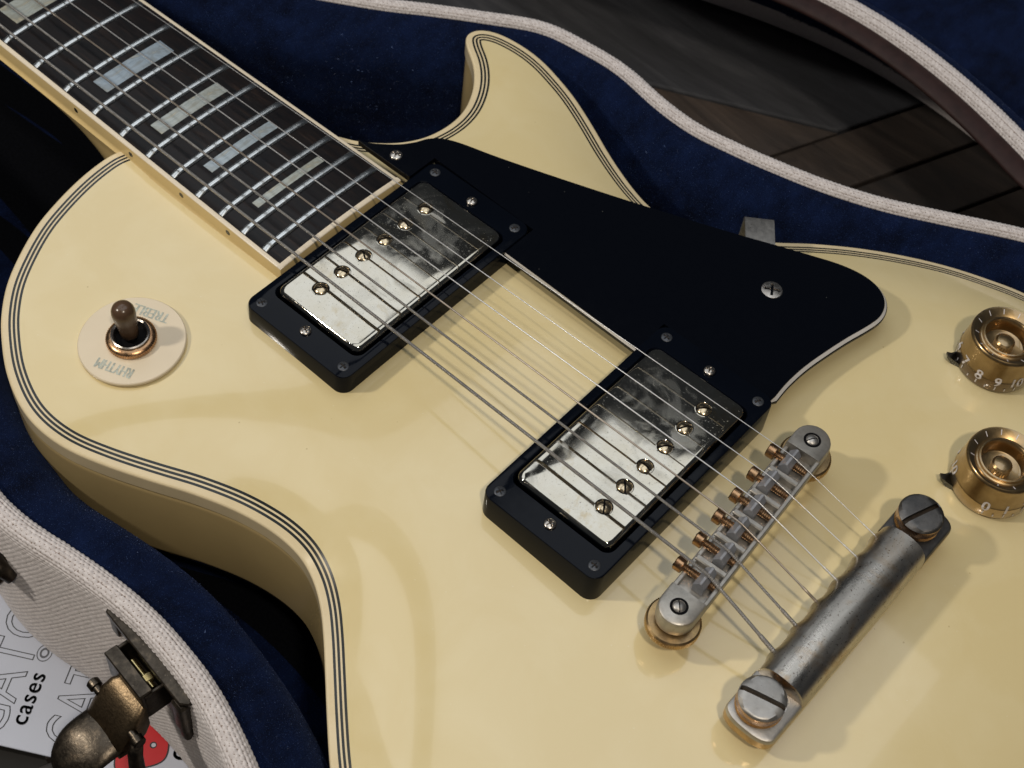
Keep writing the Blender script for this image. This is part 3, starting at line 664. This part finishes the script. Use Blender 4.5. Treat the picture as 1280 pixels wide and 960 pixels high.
# fingerboard
fb = empty('fingerboard', (400, 0, 5), gtr)
FO = (400, 0, 5)
def bz(x, y): return zf(x)-.8 + 1.25*(1-(y/28.0)**2)
def bstrip(y0f, y1f, x0, x1, zoff, ny=13, nxs=2):
    v = []; f = []
    xs = np.linspace(x0, x1, nxs)
    for x in xs:
        for q in range(ny):
            y = y0f(x)+(y1f(x)-y0f(x))*q/(ny-1); v.append((x, y, bz(x, y)+zoff))
    for i in range(nxs-1):
        for q in range(ny-1): f.append((i*ny+q, (i+1)*ny+q, (i+1)*ny+q+1, i*ny+q+1))
    return v, f
mb = MB(); mb.add(*bstrip(lambda x: -hw(x)+1.6, lambda x: hw(x)-1.6, 150, XE-1.9, 0, 13, 3)); mb.build('ebony_board', 'ebony', fb, FO, smooth='all')
mb = MB()
for s in (-1, 1):
    for x0, x1 in ((150, XE),):
        lo = []
        for x in np.linspace(x0, x1, 60):
            w = hw(x); zb = zf(x)-7.0; zt = bz(x, w)
            zq = float(top_z(x, s*(w+.8))) if x > 386 else zb
            zb = min(zb, zq+.2)
            lo.append([(x, s*(w-1.6), zt+.03), (x, s*(w-.5), zt+.0), (x, s*(w-.15), zt-.15), (x, s*w, zt-.4), (x, s*w, max(zb+1.0, zt-5.9)), (x, s*(w+.15), zb+.55), (x, s*(w+.5), zb+.12), (x, s*(w+1.3), zb-.25)])
        v, f = loft(lo, False); mb.add(v, f if s < 0 else [q[::-1] for q in f], [1 if (i_ % 7) >= 3 else 0 for i_ in range(len(f))])
lo = []
for q in range(13):
    y = -hw(XE)+2*hw(XE)*q/12; zt = bz(XE, y); lo.append([(XE-1.9, y, zt+.03), (XE-.3, y, zt+.02), (XE, y, zt-.3), (XE, y, zt-8)])
v, f = loft(lo, False); mb.add(v, [q[::-1] for q in f], [1 if (i_ % 3) == 2 else 0 for i_ in range(len(f))])
mb.build('binding', ['board_binding', 'side_amber'], fb, FO, smooth=50)
SL = 628.65
frx = lambda n: SL*(1-2**(-n/12))
for n in range(8, 23):
    x = frx(n); w = hw(x)-1.75; lo = []
    for q in range(21):
        y = -w+2*w*q/20; e = min(1, (w-abs(y))/1.6); hgt = 1.12*math.sqrt(max(.05, 1-(1-e)**2)); zb = bz(x, y)
        lo.append([(x+1.36*math.copysign(abs(math.cos(a))**.9, math.cos(a)), y, zb-.03+hgt*math.sin(a)**.8) for a in [math.pi*k/14 for k in range(15)]])
    v, f = loft(lo, False); n0 = len(v); mk('fret', v, f, 'fret_wire', fb, (x, 0, zf(x)), smooth='all')
for n in (9, 12, 15, 17, 19, 21):
    xa, xb = frx(n-1), frx(n); g = (xb-xa); m0 = (xa+xb)/2; hl = g*.5-4.0
    h2 = 15.5
    v, f = bstrip(lambda x: -h2, lambda x: h2, m0-hl, m0+hl, .035, 13, 2); mk('inlay', v, f, 'pearl', fb, (m0, 0, zf(m0)), smooth='all')
for n in (12, 15, 17, 19, 21):
    for q in ((-4, 4) if n == 12 else (0,)):
        m0 = (frx(n-1)+frx(n))/2+q; w = hw(m0); zt = bz(m0, w)
        mk('side_dot', [(m0+1.05*math.cos(2*math.pi*i/16), -w-.04-.0, zt-2.9+1.05*math.sin(2*math.pi*i/16)) for i in range(16)], [tuple(range(16))], 'black_ply', fb, (m0, -w, zt), smooth=False)

# pickups
YO = -2.4
def pickup(xc, ztop, zcov, polex, slots, tilt, wpoles):
    pk = empty('pickup', (xc, YO, 0), gtr); W, Lh = 45.4, 90.2
    def tl(L): return [(xc+x, YO+y, z+(tilt*x if z > 1 else 0)) for x, y, z in L]
    mb = MB()
    lo = [tl(rrect(W+.5, Lh+.5, 4.2, -2.6, 6)), tl(rrect(W+.35, Lh+.35, 4.2, .2, 6)), tl(rrect(W, Lh, 4, ztop-.5, 6)), tl(rrect(W-.3, Lh-.3, 3.9, ztop-.15, 6)), tl(rrect(W-.9, Lh-.9, 3.6, ztop, 6)), tl(rrect(39.2, 71.8, 3.4, ztop, 6)), tl(rrect(38.7, 71.3, 3.3, ztop-.4, 6)), tl(rrect(38.7, 71.3, 3.3, ztop-6.5, 6))]
    mb.add(*loft(lo, True, False, False)); n = len(lo[0]); mb.add(lo[-1], [tuple(range(n))], 1)
    mb.build('mounting_ring', ['ring_plastic', 'black_gap'], pk, (xc, YO, 0), smooth=35)
    cw, cl = 37.2, 69.8; lo = [tl(rrect(cw, cl, 3.2, ztop-6.4, 6))]
    for a in (0, .35, .7, 1.05, 1.35, 1.571): lo.append(tl(rrect(cw-2*1.9*(1-math.cos(a)), cl-2*1.9*(1-math.cos(a)), 3.2-1.2*(1-math.cos(a)), zcov-1.9+1.9*math.sin(a), 6)))
    # very slightly crowned lid, pressed from sheet
    inner = lo[-1]
    for s_ in (.8, .55, .3, .1): lo.append([(xc+(x-xc)*s_, YO+(y-YO)*s_, zcov+tilt*(x-xc)*s_+.10*(1-s_)) for x, y, z in inner])
    v, f = loft(lo, True, False, True); mk('cover', v, f, 'nickel_cover', pk, (xc, YO, 0), smooth='all')
    # pole screws
    for i, y in enumerate([(q-2.5)*9.9 for q in range(6)]):
        zc = zcov+tilt*polex+.10*.5; mbp = MB()
        mbp.add(*lathe([(2.95, .02), (2.72, .10), (2.62, .04)], 28, cap1=False), 2); mbp.add(circle(2.66, .045, 28), [tuple(range(28))], 1)
        hv, hf = head(2.45, .12, 'slot', .80, .30, .55, 16, 8, slots[i], base=.0); mbp.add(hv, hf, list(HEADM))
        mbp.build('pole_screw', ['pole_metal', 'black_gap', 'nickel_cover'], pk, (0, 0, 0), smooth=40)
        ob = [c for c in pk.children if c.name.startswith('pole_screw')][-1]; WO[ob.name] = Vector((xc+polex, YO+y, zc)); ob.location = (Vector((xc+polex, YO+y, zc))-WO[pk.name])*S
    for sx in (-1, 1):
        for sy in (-1, 1):
            hv, hf = head(1.95, .1, 'cross', .35, .26, .35, 22, 22, .5+sx*sy*.6, base=-.5); p = (xc+sx*18.4, YO+sy*40.85, ztop+tilt*sx*18.4-.02)
            mk('ring_screw', hv, hf, ['screw_black', 'slot_dark'], pk, (0, 0, 0), smooth=30, fm=list(HEADM)).location = (Vector(p)-WO[pk.name])*S
    for sy in (-1, 1):
        hv, hf = head(1.9, .75, 'cross', .55, .24, .5, 22, 22, .3*sy, base=-.5); p = (xc, YO+sy*39.4, ztop)
        mk('height_screw', hv, hf, ['screw_nickel', 'slot_dark'], pk, (0, 0, 0), smooth=30, fm=list(HEADM)).location = (Vector(p)-WO[pk.name])*S
    return pk
pickup(487.4, 9.9, 11.8, -7.9, [2.5, 1.9, 1.0, 2.6, 1.4, 2.2], .028, 0)
pickup(590.1, 11.6, 13.8, 8.4, [.6, .7, 1.5, 2.4, 2.6, 2.3], .028, 0)

# pickguard
def gz(x, y): return 9.9-.04*max(0, y-40)
gpts = [(456.0, 47.6), (457.6, 50.2), (460.6, 52.8), (466, 55.4), (477.2, 59.2), (491.2, 64.5), (505.0, 70.0), (518.7, 75.6), (528.7, 79.8), (544.1, 86.5), (559.9, 93.6), (574.6, 100.6), (583.9, 104.9), (592.6, 108.8), (600.6, 110.9), (607.3, 110.7), (612.2, 108.3), (615.1, 104.5), (616.3, 99.3), (615.4, 92.6), (613.5, 84.0), (611.7, 73.6), (610.3, 63), (610.0, 53), (610.6, 45.5)]
def gsec(pts, ends): return pts
gcurve = resample(gpts, 1.0, False, 1.4)
ringN = [(610.6, 43.1), (567.2, 43.1), (567.2, 28.6), (510.3, 28.6), (510.3, 43.0), (464.5, 43.0), (464.5, 30.2), (444, 29.9)]
edge0 = resample([(440.0, 30.0), (443.2, 31.4), (447.5, 34.8), (451.9, 39.3), (454.6, 43.8)], 1.0, False, .8)
gout = np.vstack([edge0, gcurve, np.array(ringN)])        # clockwise seen from above? (checked below)
if np.sum(gout[:, 0]*np.roll(gout[:, 1], -1)-np.roll(gout[:, 0], -1)*gout[:, 1]) < 0: gout = gout[::-1]
gN = normals2(gout)
free = np.array([0.0 if ((abs(y_-29.9) < .6 and x_ < 466) or (abs(y_-43.05) < .2) or (abs(x_-464.5) < .1) or (abs(x_-510.3) < .1 and y_ > 40) or (abs(x_-567.2) < .1 and y_ > 40)) else (.35 if abs(y_-28.6) < .1 else 1.0) for x_, y_ in gout])
guard = empty('pickguard', (530, 60, 8), gtr)
def gl(d, dz): return [(x+nx_*d*fr, y+ny_*d*fr, gz(x, y)+dz) for (x, y), (nx_, ny_), fr in zip(gout, gN, free)]
mb = MB()
l0, l1, l2, l3, l4 = gl(0, 0), gl(.15, -.25), gl(1.05, -1.25), gl(1.35, -1.6), gl(1.35, -2.5)
tri = delaunay_2d_cdt([Vector((a, b)) for a, b, _ in l0], [(i, (i+1) % len(l0)) for i in range(len(l0))], [], 1, 1e-5)
mb.add([(p.x, p.y, gz(p.x, p.y)) for p in tri[0]], [tuple(q) for q in tri[2]], 0)
mb.add(*loft([l1, l0]), 0); mb.add(*loft([l2, l1]), [1 if free[i_]+free[(i_+1) % len(free)] > .5 else 0 for i_ in range(len(free))]); mb.add(*loft([l3, l2]), 0); mb.add(*loft([l4, l3]), 0)
mb.add([(p.x, p.y, gz(p.x, p.y)-2.5) for p in tri[0]], [tuple(q)[::-1] for q in tri[2]], 0)
mb.build('guard_plate', ['black_plastic', 'white_ply'], guard, (530, 60, 8), smooth=30)
hv, hf = head(2.3, .35, 'cross', .5, .28, .4, 22, 22, .4, base=-.4); mk('guard_screw', hv, hf, ['screw_nickel', 'slot_dark'], guard, (0, 0, 0), smooth=30, fm=list(HEADM)).location = (Vector((454.3, 34.2, gz(454, 34)))-WO[guard.name])*S
hv, hf = head(3.9, .10, 'cross', .32, .40, .7, 52, 52, .55, base=-.3); mk('guard_screw', hv, hf, ['screw_nickel', 'slot_dark'], guard, (0, 0, 0), smooth=30, fm=list(HEADM)).location = (Vector((583.7, 81.9, gz(583, 82)))-WO[guard.name])*S
# bent strip that holds the guard to the body's flank
bw = Vector((.80, .60, 0)).normalized(); bl = Vector((-bw.y, bw.x, 0))     # across, outward
prof = [(-22, 4.6), (-2, 4.4), (8.6, 4.0), (10.2, 3.4), (10.9, 2.0), (11.0, -18)]
lo = []
cB = Vector((566.0, 101.0, 0))
for k_, (d, z) in enumerate(prof):
    d2 = prof[max(0, k_-1)]; d3 = prof[min(len(prof)-1, k_+1)]; tx, tzz = d3[0]-d2[0], d3[1]-d2[1]; ln = math.hypot(tx, tzz); nx_, nz_ = -tzz/ln*1.3, tx/ln*1.3
    a = cB + bl*d; b = cB + bl*(d-nx_)
    lo.append([tuple(a - bw*5.2 + Vector((0, 0, z))), tuple(a + bw*5.2 + Vector((0, 0, z))), tuple(b + bw*5.2 + Vector((0, 0, z-nz_))), tuple(b - bw*5.2 + Vector((0, 0, z-nz_)))])
v, f = loft(lo, True, True, True); mk('bracket', v, f, 'pewter_light', guard, (566, 101, 0), smooth=30)

# bridge
P1 = Vector((635.7, -39.4, 0)); P2 = Vector((630.6, 34.6, 0)); bc = (P1+P2)/2; bs = (P2-P1).normalized(); bwv = Vector((bs.y, -bs.x, 0))   # bwv points to the tail
Bm = frame((bc.x, bc.y, 0), tuple(bs), tuple(-bwv))     # x along bridge to treble, y toward the pickups, z up
BH = (P2-P1).length/2
br = empty('bridge', (bc.x, bc.y, 10), gtr); BO = (bc.x, bc.y, 10)
def bpart(name, pieces, mats, smooth=35, origin=None):
    mb = MB()
    for pc in pieces: mb.add(xf(pc[0], Bm), pc[1], pc[2] if len(pc) > 2 else 0)
    return mb.build(name, mats, br, origin or BO, smooth=smooth)
pcs = []
def stad(L, r, z, n=12):
    o = []
    for i in range(n+1): a = -math.pi/2+math.pi*i/n; o.append((L+r*math.cos(a), r*math.sin(a), z))
    for i in range(n+1): a = math.pi/2+math.pi*i/n; o.append((-L+r*math.cos(a), r*math.sin(a), z))
    return o
zb, zt_ = 10.6, 17.8
pcs.append(loft([stad(BH, 5.2, zb), stad(BH, 5.9, zb+.6), stad(BH, 6.1, zb+2.6)], True, True, True))
for s in (-1, 1):   # solid rounded ends
    o0 = []
    def endl(r, z):
        o = []
        for i in range(13): a = -math.pi/2+math.pi*i/12; o.append((s*(BH+r*math.cos(a)), r*math.sin(a), z))
        o += [(s*(BH-5.4), r, z), (s*(BH-5.4), -r, z)]; return o if s > 0 else o[::-1]
    pcs.append(loft([endl(6.1, zb+2.4), endl(6.0, zt_-.9), endl(5.8, zt_-.35), endl(5.2, zt_)], True, False, True))
pcs.append(box(-BH+4, BH-4, -6.1, -4.7, zb+2.2, zt_-.8, .3))       # tail side rail
pcs.append(box(-BH+4, BH-4, 4.6, 6.05, zb+2.2, zt_-2.6, .3))       # pickup side rail
sadd = [(635.5, -26.6), (634.8, -16.0), (632.5, -6.0), (631.4, 3.7), (629.4, 13.5), (629.7, 24.3)]
inv = Bm.inverted(); sl = [inv @ Vector((a, b, 0)) for a, b in sadd]
mids = [(-BH+4.0)] + [(sl[i].x+sl[i+1].x)/2 for i in range(5)] + [BH-4.0]
for i in range(1, 6): pcs.append(box(mids[i]-.95, mids[i]+.95, -4.9, 5.6, zb+2.2, zt_-1.7, .35))
bpart('bridge_body', pcs, 'bridge_metal')
for i, q in enumerate(sl):
    w = 3.6; yb = q.y; sec = [(yb-1.9, zb+2.8), (yb-1.9, zt_-.9), (yb-.6, zt_+1.05), (yb+.1, zt_+1.15), (yb+1.9, zt_-1.3), (yb+1.9, zb+2.8)]
    lo = []
    for xk, sc in ((q.x-w, .94), (q.x-w+.3, 1), (q.x+w-.3, 1), (q.x+w, .94)):
        lo.append([(xk, yb+(a-yb)*sc, (zb+4)+(b-zb-4)*sc) for a, b in sec])
    v, f = loft(lo, True, True, True); bpart('saddle', [(v, [ff[::-1] for ff in f])], 'saddle_grey', 25)
    zs = zt_-2.3
    hd = tube([(q.x, 6.4, zs), (q.x, 6.6, zs), (q.x, 8.9, zs), (q.x, 9.2, zs)], [2.0, 2.35, 2.35, 2.0], 20)
    rod = tube([(q.x, -4.6, zs)] + [(q.x, -4.6+.35*k_, zs) for k_ in range(1, 32)], [1.15+.16*(k_ % 2) for k_ in range(32)], 12)
    slot = box(q.x-2.3, q.x+2.3, 9.12, 9.26, zs-.3, zs+.3, .05)
    slot = (xf(slot[0], Matrix.Translation((q.x, 0, zs)) @ Matrix.Rotation(.5+i*.9, 4, 'Y') @ Matrix.Translation((-q.x, 0, -zs))), slot[1], 1)
    bpart('saddle_screw', [hd, rod, slot], ['copper_worn', 'black_gap'], 30)
for s in (-1, 1):
    pc = []
    n = 144; prof = [(3.2, 5.8), (7.6, 6.0), (8.15, 6.5), (8.15, 8.9), (7.6, 9.4), (5.0, 9.6), (4.6, 10.4), (2.6, 10.8)]
    lo = []
    for r, z in prof:
        lo.append([(s*BH+(r+(.16*(1 if i % 2 else -1) if r > 8 else 0))*math.cos(2*math.pi*i/n), (r+(.16*(1 if i % 2 else -1) if r > 8 else 0))*math.sin(2*math.pi*i/n), z) for i in range(n)])
    pc.append(loft(lo, True, True, True)); pc.append(lathe([(2.3, -3), (2.3, 8)], 16, (s*BH, 0)))
    bpart('thumb_wheel', pc, 'gold_worn', 40)
    pc = [(lathe([(2.75, zt_+.02), (2.6, zt_+.03), (2.3, zt_-.9)], 24, (s*BH, 0), cap1=True)[0], lathe([(2.75, zt_+.02), (2.6, zt_+.03), (2.3, zt_-.9)], 24, (s*BH, 0), cap1=True)[1], 1)]
    pc.append((circle(2.7, zt_+.03, 24, (s*BH, 0)), [tuple(range(24))], 1))
    hv, hf = head(1.95, zt_+.15, 'slot', .7, .16, .25, 14, 8, .9*s, base=zt_); pc.append(([(a+s*BH, b, c) for a, b, c in hv], hf, list(HEADM)))
    bpart('post', pc, ['pewter_light', 'black_gap'], 40)

# tailpiece
TX, T1, T2 = 670.4, -43.7, 38.8
tp = empty('tailpiece', (TX, -2.4, 8), gtr); TO = (TX, -2.4, 8)
ya, yb = -51.8, 46.9
mb = MB()
# bar: rounded top between the lugs
yl0, yl1 = T1+8.8, T2-8.8
def barsec(y, k_=1.0, dz=0.0):
    o = []
    for q in range(17):
        a = math.pi*q/16; ca_ = math.cos(a); sc_ = sum(math.exp(-((y-yt)/2.0)**2) for yt in (-27.5, -16.2, -5.6, 4.6, 15.4, 25.5)) if ca_ < 0 else 0
        o.append((TX+(8.3*k_+(.9*sc_-.5 if ca_ < 0 else 0)*(-ca_)**2)*math.copysign(abs(ca_)**.82, ca_), y, 5.6+dz+8.5*k_*math.sin(a)**.82))
    o += [(TX-8.2*k_, y, 3.0), (TX-7.6*k_, y, 2.4), (TX+7.6*k_, y, 2.4), (TX+8.2*k_, y, 3.0)]
    return o
ys = np.linspace(yl0+.3, yl1-.3, 90); lo = [barsec(yl0, .94)]
for y in ys: lo.append(barsec(y))
lo.append(barsec(yl1, .94)); mb.add(*loft(lo, True, True, True), 0)
# six small scallops on the string side
# lugs
def lug(sgn, yc, yin):
    def L(r, z, ins=0):
        o = []
        for q in range(15): a = -math.pi/2+math.pi*q/14; o.append((TX+r*math.copysign(abs(math.sin(a))**.72, math.sin(a)), yc+sgn*((4.4 if sgn < 0 else 6.0)+(r-4.6)*math.cos(a)), z))
        o += [(TX+r, yin, z), (TX-r, yin, z)]
        return o if sgn < 0 else o[::-1]
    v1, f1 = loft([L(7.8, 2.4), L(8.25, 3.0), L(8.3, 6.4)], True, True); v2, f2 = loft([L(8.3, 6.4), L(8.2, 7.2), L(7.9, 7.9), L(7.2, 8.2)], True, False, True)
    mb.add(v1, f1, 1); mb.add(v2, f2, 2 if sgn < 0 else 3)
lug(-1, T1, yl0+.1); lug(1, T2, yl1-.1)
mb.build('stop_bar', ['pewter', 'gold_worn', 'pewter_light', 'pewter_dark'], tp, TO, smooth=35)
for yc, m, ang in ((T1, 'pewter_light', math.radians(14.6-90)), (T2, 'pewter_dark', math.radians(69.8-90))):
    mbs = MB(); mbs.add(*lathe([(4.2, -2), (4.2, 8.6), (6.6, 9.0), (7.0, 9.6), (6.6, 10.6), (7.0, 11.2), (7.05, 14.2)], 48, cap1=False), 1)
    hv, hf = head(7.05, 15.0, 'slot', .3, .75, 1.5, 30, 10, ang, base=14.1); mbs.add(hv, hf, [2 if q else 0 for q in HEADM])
    o = mbs.build('stud', [m, 'copper_worn', 'slot_dark'], tp, (0, 0, 0), smooth=35); o.location = (Vector((669.4, yc, 0))-WO[tp.name])*S

# knobs
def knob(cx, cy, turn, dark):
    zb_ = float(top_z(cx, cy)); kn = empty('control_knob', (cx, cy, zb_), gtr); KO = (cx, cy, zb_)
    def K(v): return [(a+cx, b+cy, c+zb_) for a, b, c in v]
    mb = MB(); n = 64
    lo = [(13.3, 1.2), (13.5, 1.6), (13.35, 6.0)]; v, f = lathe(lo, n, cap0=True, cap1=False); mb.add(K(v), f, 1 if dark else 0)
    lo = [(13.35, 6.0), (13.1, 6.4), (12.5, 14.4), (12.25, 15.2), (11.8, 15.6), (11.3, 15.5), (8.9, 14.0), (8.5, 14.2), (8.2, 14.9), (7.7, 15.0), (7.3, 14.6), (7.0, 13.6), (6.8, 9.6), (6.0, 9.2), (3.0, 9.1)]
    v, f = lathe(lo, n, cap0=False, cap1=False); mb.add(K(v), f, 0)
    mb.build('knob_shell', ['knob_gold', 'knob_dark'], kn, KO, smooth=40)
    m2 = 48; lo = []
    for r, z in ((3.2, 9.2), (3.2, 12.2), (2.7, 12.8), (1.5, 13.1), (.4, 13.2)):
        lo.append([((r+(.16 if i % 2 and 3 < r else 0))*math.cos(2*math.pi*i/m2), (r+(.16 if i % 2 and 3 < r else 0))*math.sin(2*math.pi*i/m2), z) for i in range(m2)])
    v, f = loft(lo, True, False, True); mk('shaft', K(v), f, 'knob_gold', kn, KO, smooth=30)
    mb = MB()
    def Rz(z): return 13.42 if z < 6 else max(13.12, 13.42-(z-6)*.8) - max(0, z-6.4)*.075
    for d in range(11):
        a0 = turn + math.radians(28.5*d); v, f = text_mesh(str(d), 5.6)
        for ddx in (-.14, .0, .14): mb.add(K([((Rz(4.4+b)+.10+.01*ddx)*math.cos(a0+(a*.9+ddx)/13.3), (Rz(4.4+b)+.10+.01*ddx)*math.sin(a0+(a*.9+ddx)/13.3), 4.4+b) for a, b, c in v]), f)
        mb.add(K([(r_*math.cos(a0+q_), r_*math.sin(a0+q_), 14.0+(r_-8.9)*.625+.05) for r_, q_ in ((9.6, .0), (11.1, .0), (11.1, .03), (9.6, .03))]), [(3, 2, 1, 0)])
        for tk, hgt in ((0, 1.7), (14.25, 1.2)):
            if d == 10 and tk: continue
            a1_ = a0+math.radians(tk); q = [(-.22, 2.3), (.22, 2.3), (.22, 2.3+hgt), (-.22, 2.3+hgt)]
            mb.add(K([(13.56*math.cos(a1_+a/13.4), 13.56*math.sin(a1_+a/13.4), b) for a, b in q]), [(0, 1, 2, 3)])
    mb.build('dial_numbers', 'dial_print', kn, KO, smooth=False)
    # pointer washer
    pa = math.atan2(-9.5, -10.5) if not dark else math.atan2(-10, -10.5); c, s = math.cos(pa), math.sin(pa)
    L2 = [(10, -4.6), (15.2, -1.6), (17.4, -.9), (17.4, .9), (15.2, 1.6), (10, 4.6)]
    lo = [[(a*c-b*s, a*s+b*c, (.25 if a < 15.1 else (.6 if a < 16 else 3.4))) for a, b in L2], [(a*c-b*s, a*s+b*c, (1.1 if a < 15.1 else (3.0 if a < 16 else 4.4))) for a, b in L2]]
    v, f = loft(lo, True, True, True); mk('pointer', K(v), f, 'pointer_metal', kn, KO, smooth=25)
knob(677.8, 76.4, math.radians(-73), False)
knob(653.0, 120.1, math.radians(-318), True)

# selector switch
sw = empty('selector_switch', (444.2, -77.8, -3), gtr)
SX, SY = 447.0, -79.1; nzr = float(top_z(SX, SY))
zx = (float(top_z(SX+8, SY))-float(top_z(SX-8, SY)))/16; zy = (float(top_z(SX, SY+8))-float(top_z(SX, SY-8)))/16
Sm = frame((SX, SY, nzr), (1, 0, zx), (0, 1, zy)); SO = (SX, SY, nzr)
PR = 17.2
v, f = lathe([(6, .15), (PR-.2, .15), (PR, .4), (PR, 1.3), (PR-.3, 1.6), (6, 1.7)], 72, cap1=False); mk('switch_plate', xf(v, Sm), f, 'switch_plate', sw, SO, smooth=35)
# the two stamped words run the same way
tdir = math.atan2(-4.3, -11.4)
def stext(s, cx_, cy_, wd):
    v, f = text_mesh(s, 5.4, 0, 'CENTER'); W = max(a for a, b, c in v)-min(a for a, b, c in v); k_ = wd/W
    c, sn = math.cos(tdir), math.sin(tdir); vv = [(a*k_*c-(b-1.6)*sn+cx_, a*k_*sn+(b-1.6)*c+cy_, 1.735) for a, b, _ in v]
    mbw = MB()
    for ddx in (-.16, 0, .16): mbw.add(xf([(a_+ddx*c, b_+ddx*sn, z_+.003*ddx) for a_, b_, z_ in vv], Sm), f)
    mbw.build('stamped_word', 'foil_print', sw, SO, smooth=False)
stext('TREBLE', -3.6, 11.2, 12.5); stext('RHYTHM', 4.2, -10.8, 12.5)
mbs = MB(); n = 120; lo = []
for r, z in ((4.6, 1.72), (7.7, 1.75), (7.95, 2.1), (7.95, 3.6), (7.6, 4.0), (6.7, 4.5), (6.3, 4.5)):
    lo.append([((r+(.13*(1 if i % 2 else -1) if r > 7.9 else 0))*math.cos(2*math.pi*i/n), (r+(.13*(1 if i % 2 else -1) if r > 7.9 else 0))*math.sin(2*math.pi*i/n), z) for i in range(n)])
v, f = loft(lo, True); mbs.add(xf(v, Sm), f, 0)
v, f = lathe([(6.3, 4.5), (6.2, 5.3), (5.8, 5.5), (5.3, 5.2), (5.0, 2.0)], 48, cap1=False); mbs.add(xf(v, Sm), f, 1)
mbs.add(xf(circle(5.1, 2.4, 32), Sm), [tuple(range(32))], 2)
mbs.build('knurled_nut', ['copper_worn', 'screw_nickel', 'black_gap'], sw, SO, smooth=35)
ax = Vector((-.06, .015, 1)).normalized()
v, f = tube([Vector((0, 0, 2)), ax*7.5], 1.9, 16); mk('lever', xf(v, Sm), f, 'screw_black', sw, SO, smooth='all')
pr = [(.9*r_, z_) for r_, z_ in ((3.0, 4.6), (3.25, 4.9), (3.4, 7.2), (3.8, 11.2), (4.15, 13.6), (4.25, 15.0), (4.05, 16.5), (3.35, 17.8), (2.1, 18.6), (.6, 18.9))]
v, f = tube([ax*z for r, z in pr], [r for r, z in pr], 28); mk('lever_tip', xf(v, Sm), f, 'switch_tip', sw, SO, smooth=70)

# strings
tails = [(662.1, -27.5), (661.9, -16.2), (662.0, -5.6), (662.0, 4.6), (662.1, 15.4), (662.4, 25.5)]
gauge = [1.08, .86, .64, .43, .34, .27]; mats = ['string_wound', 'string_wound', 'string_tarnished', 'string_plain', 'string_plain', 'string_plain']
for i in range(6):
    sx, sy = sadd[i]; zs = 19.15+gauge[i]/2; y0 = (i-2.5)*7.15; x0 = 150.0; ynut = y0
    z12 = zf(314)-.8+1.25*(1-(y0/28)**2)+1.1+1.7-.12*i + gauge[i]/2
    slope = (zs-z12)/(sx-314); zz0 = zs-slope*(sx-x0); yy0 = sy+(ynut-sy)*(sx-x0)/sx
    r = gauge[i]/2
    path = [(x0, yy0, zz0), (sx-1.2, sy, zs-.02), (sx+.4, sy, zs-.06), (sx+1.6, sy+(tails[i][1]-sy)*.06, zs-.4)]; rr = [r]*4
    ex_, ey_ = tails[i][0]+1.5, tails[i][1]; ezz = 9.4
    q0 = Vector(path[-1]); q1 = Vector((ex_, ey_, ezz)); L = (q1-q0).length
    if i < 3:
        path += [tuple(q0.lerp(q1, 1-7/L)), tuple(q0.lerp(q1, 1-6.8/L)), tuple(q1)]; rr += [r, r*1.35, r*1.4]
    else:
        path += [tuple(q0.lerp(q1, 1-6.4/L))]; rr += [r]
        for k_ in range(1, 12): path.append(tuple(q0.lerp(q1, 1-(6.4-.55*k_)/L))); rr.append(r*(2.1 if k_ % 2 else 1.35))
    v, f = tube(path, rr, 10); mk('string', v, f, mats[i], gtr, (400, 0, 10), smooth='all')
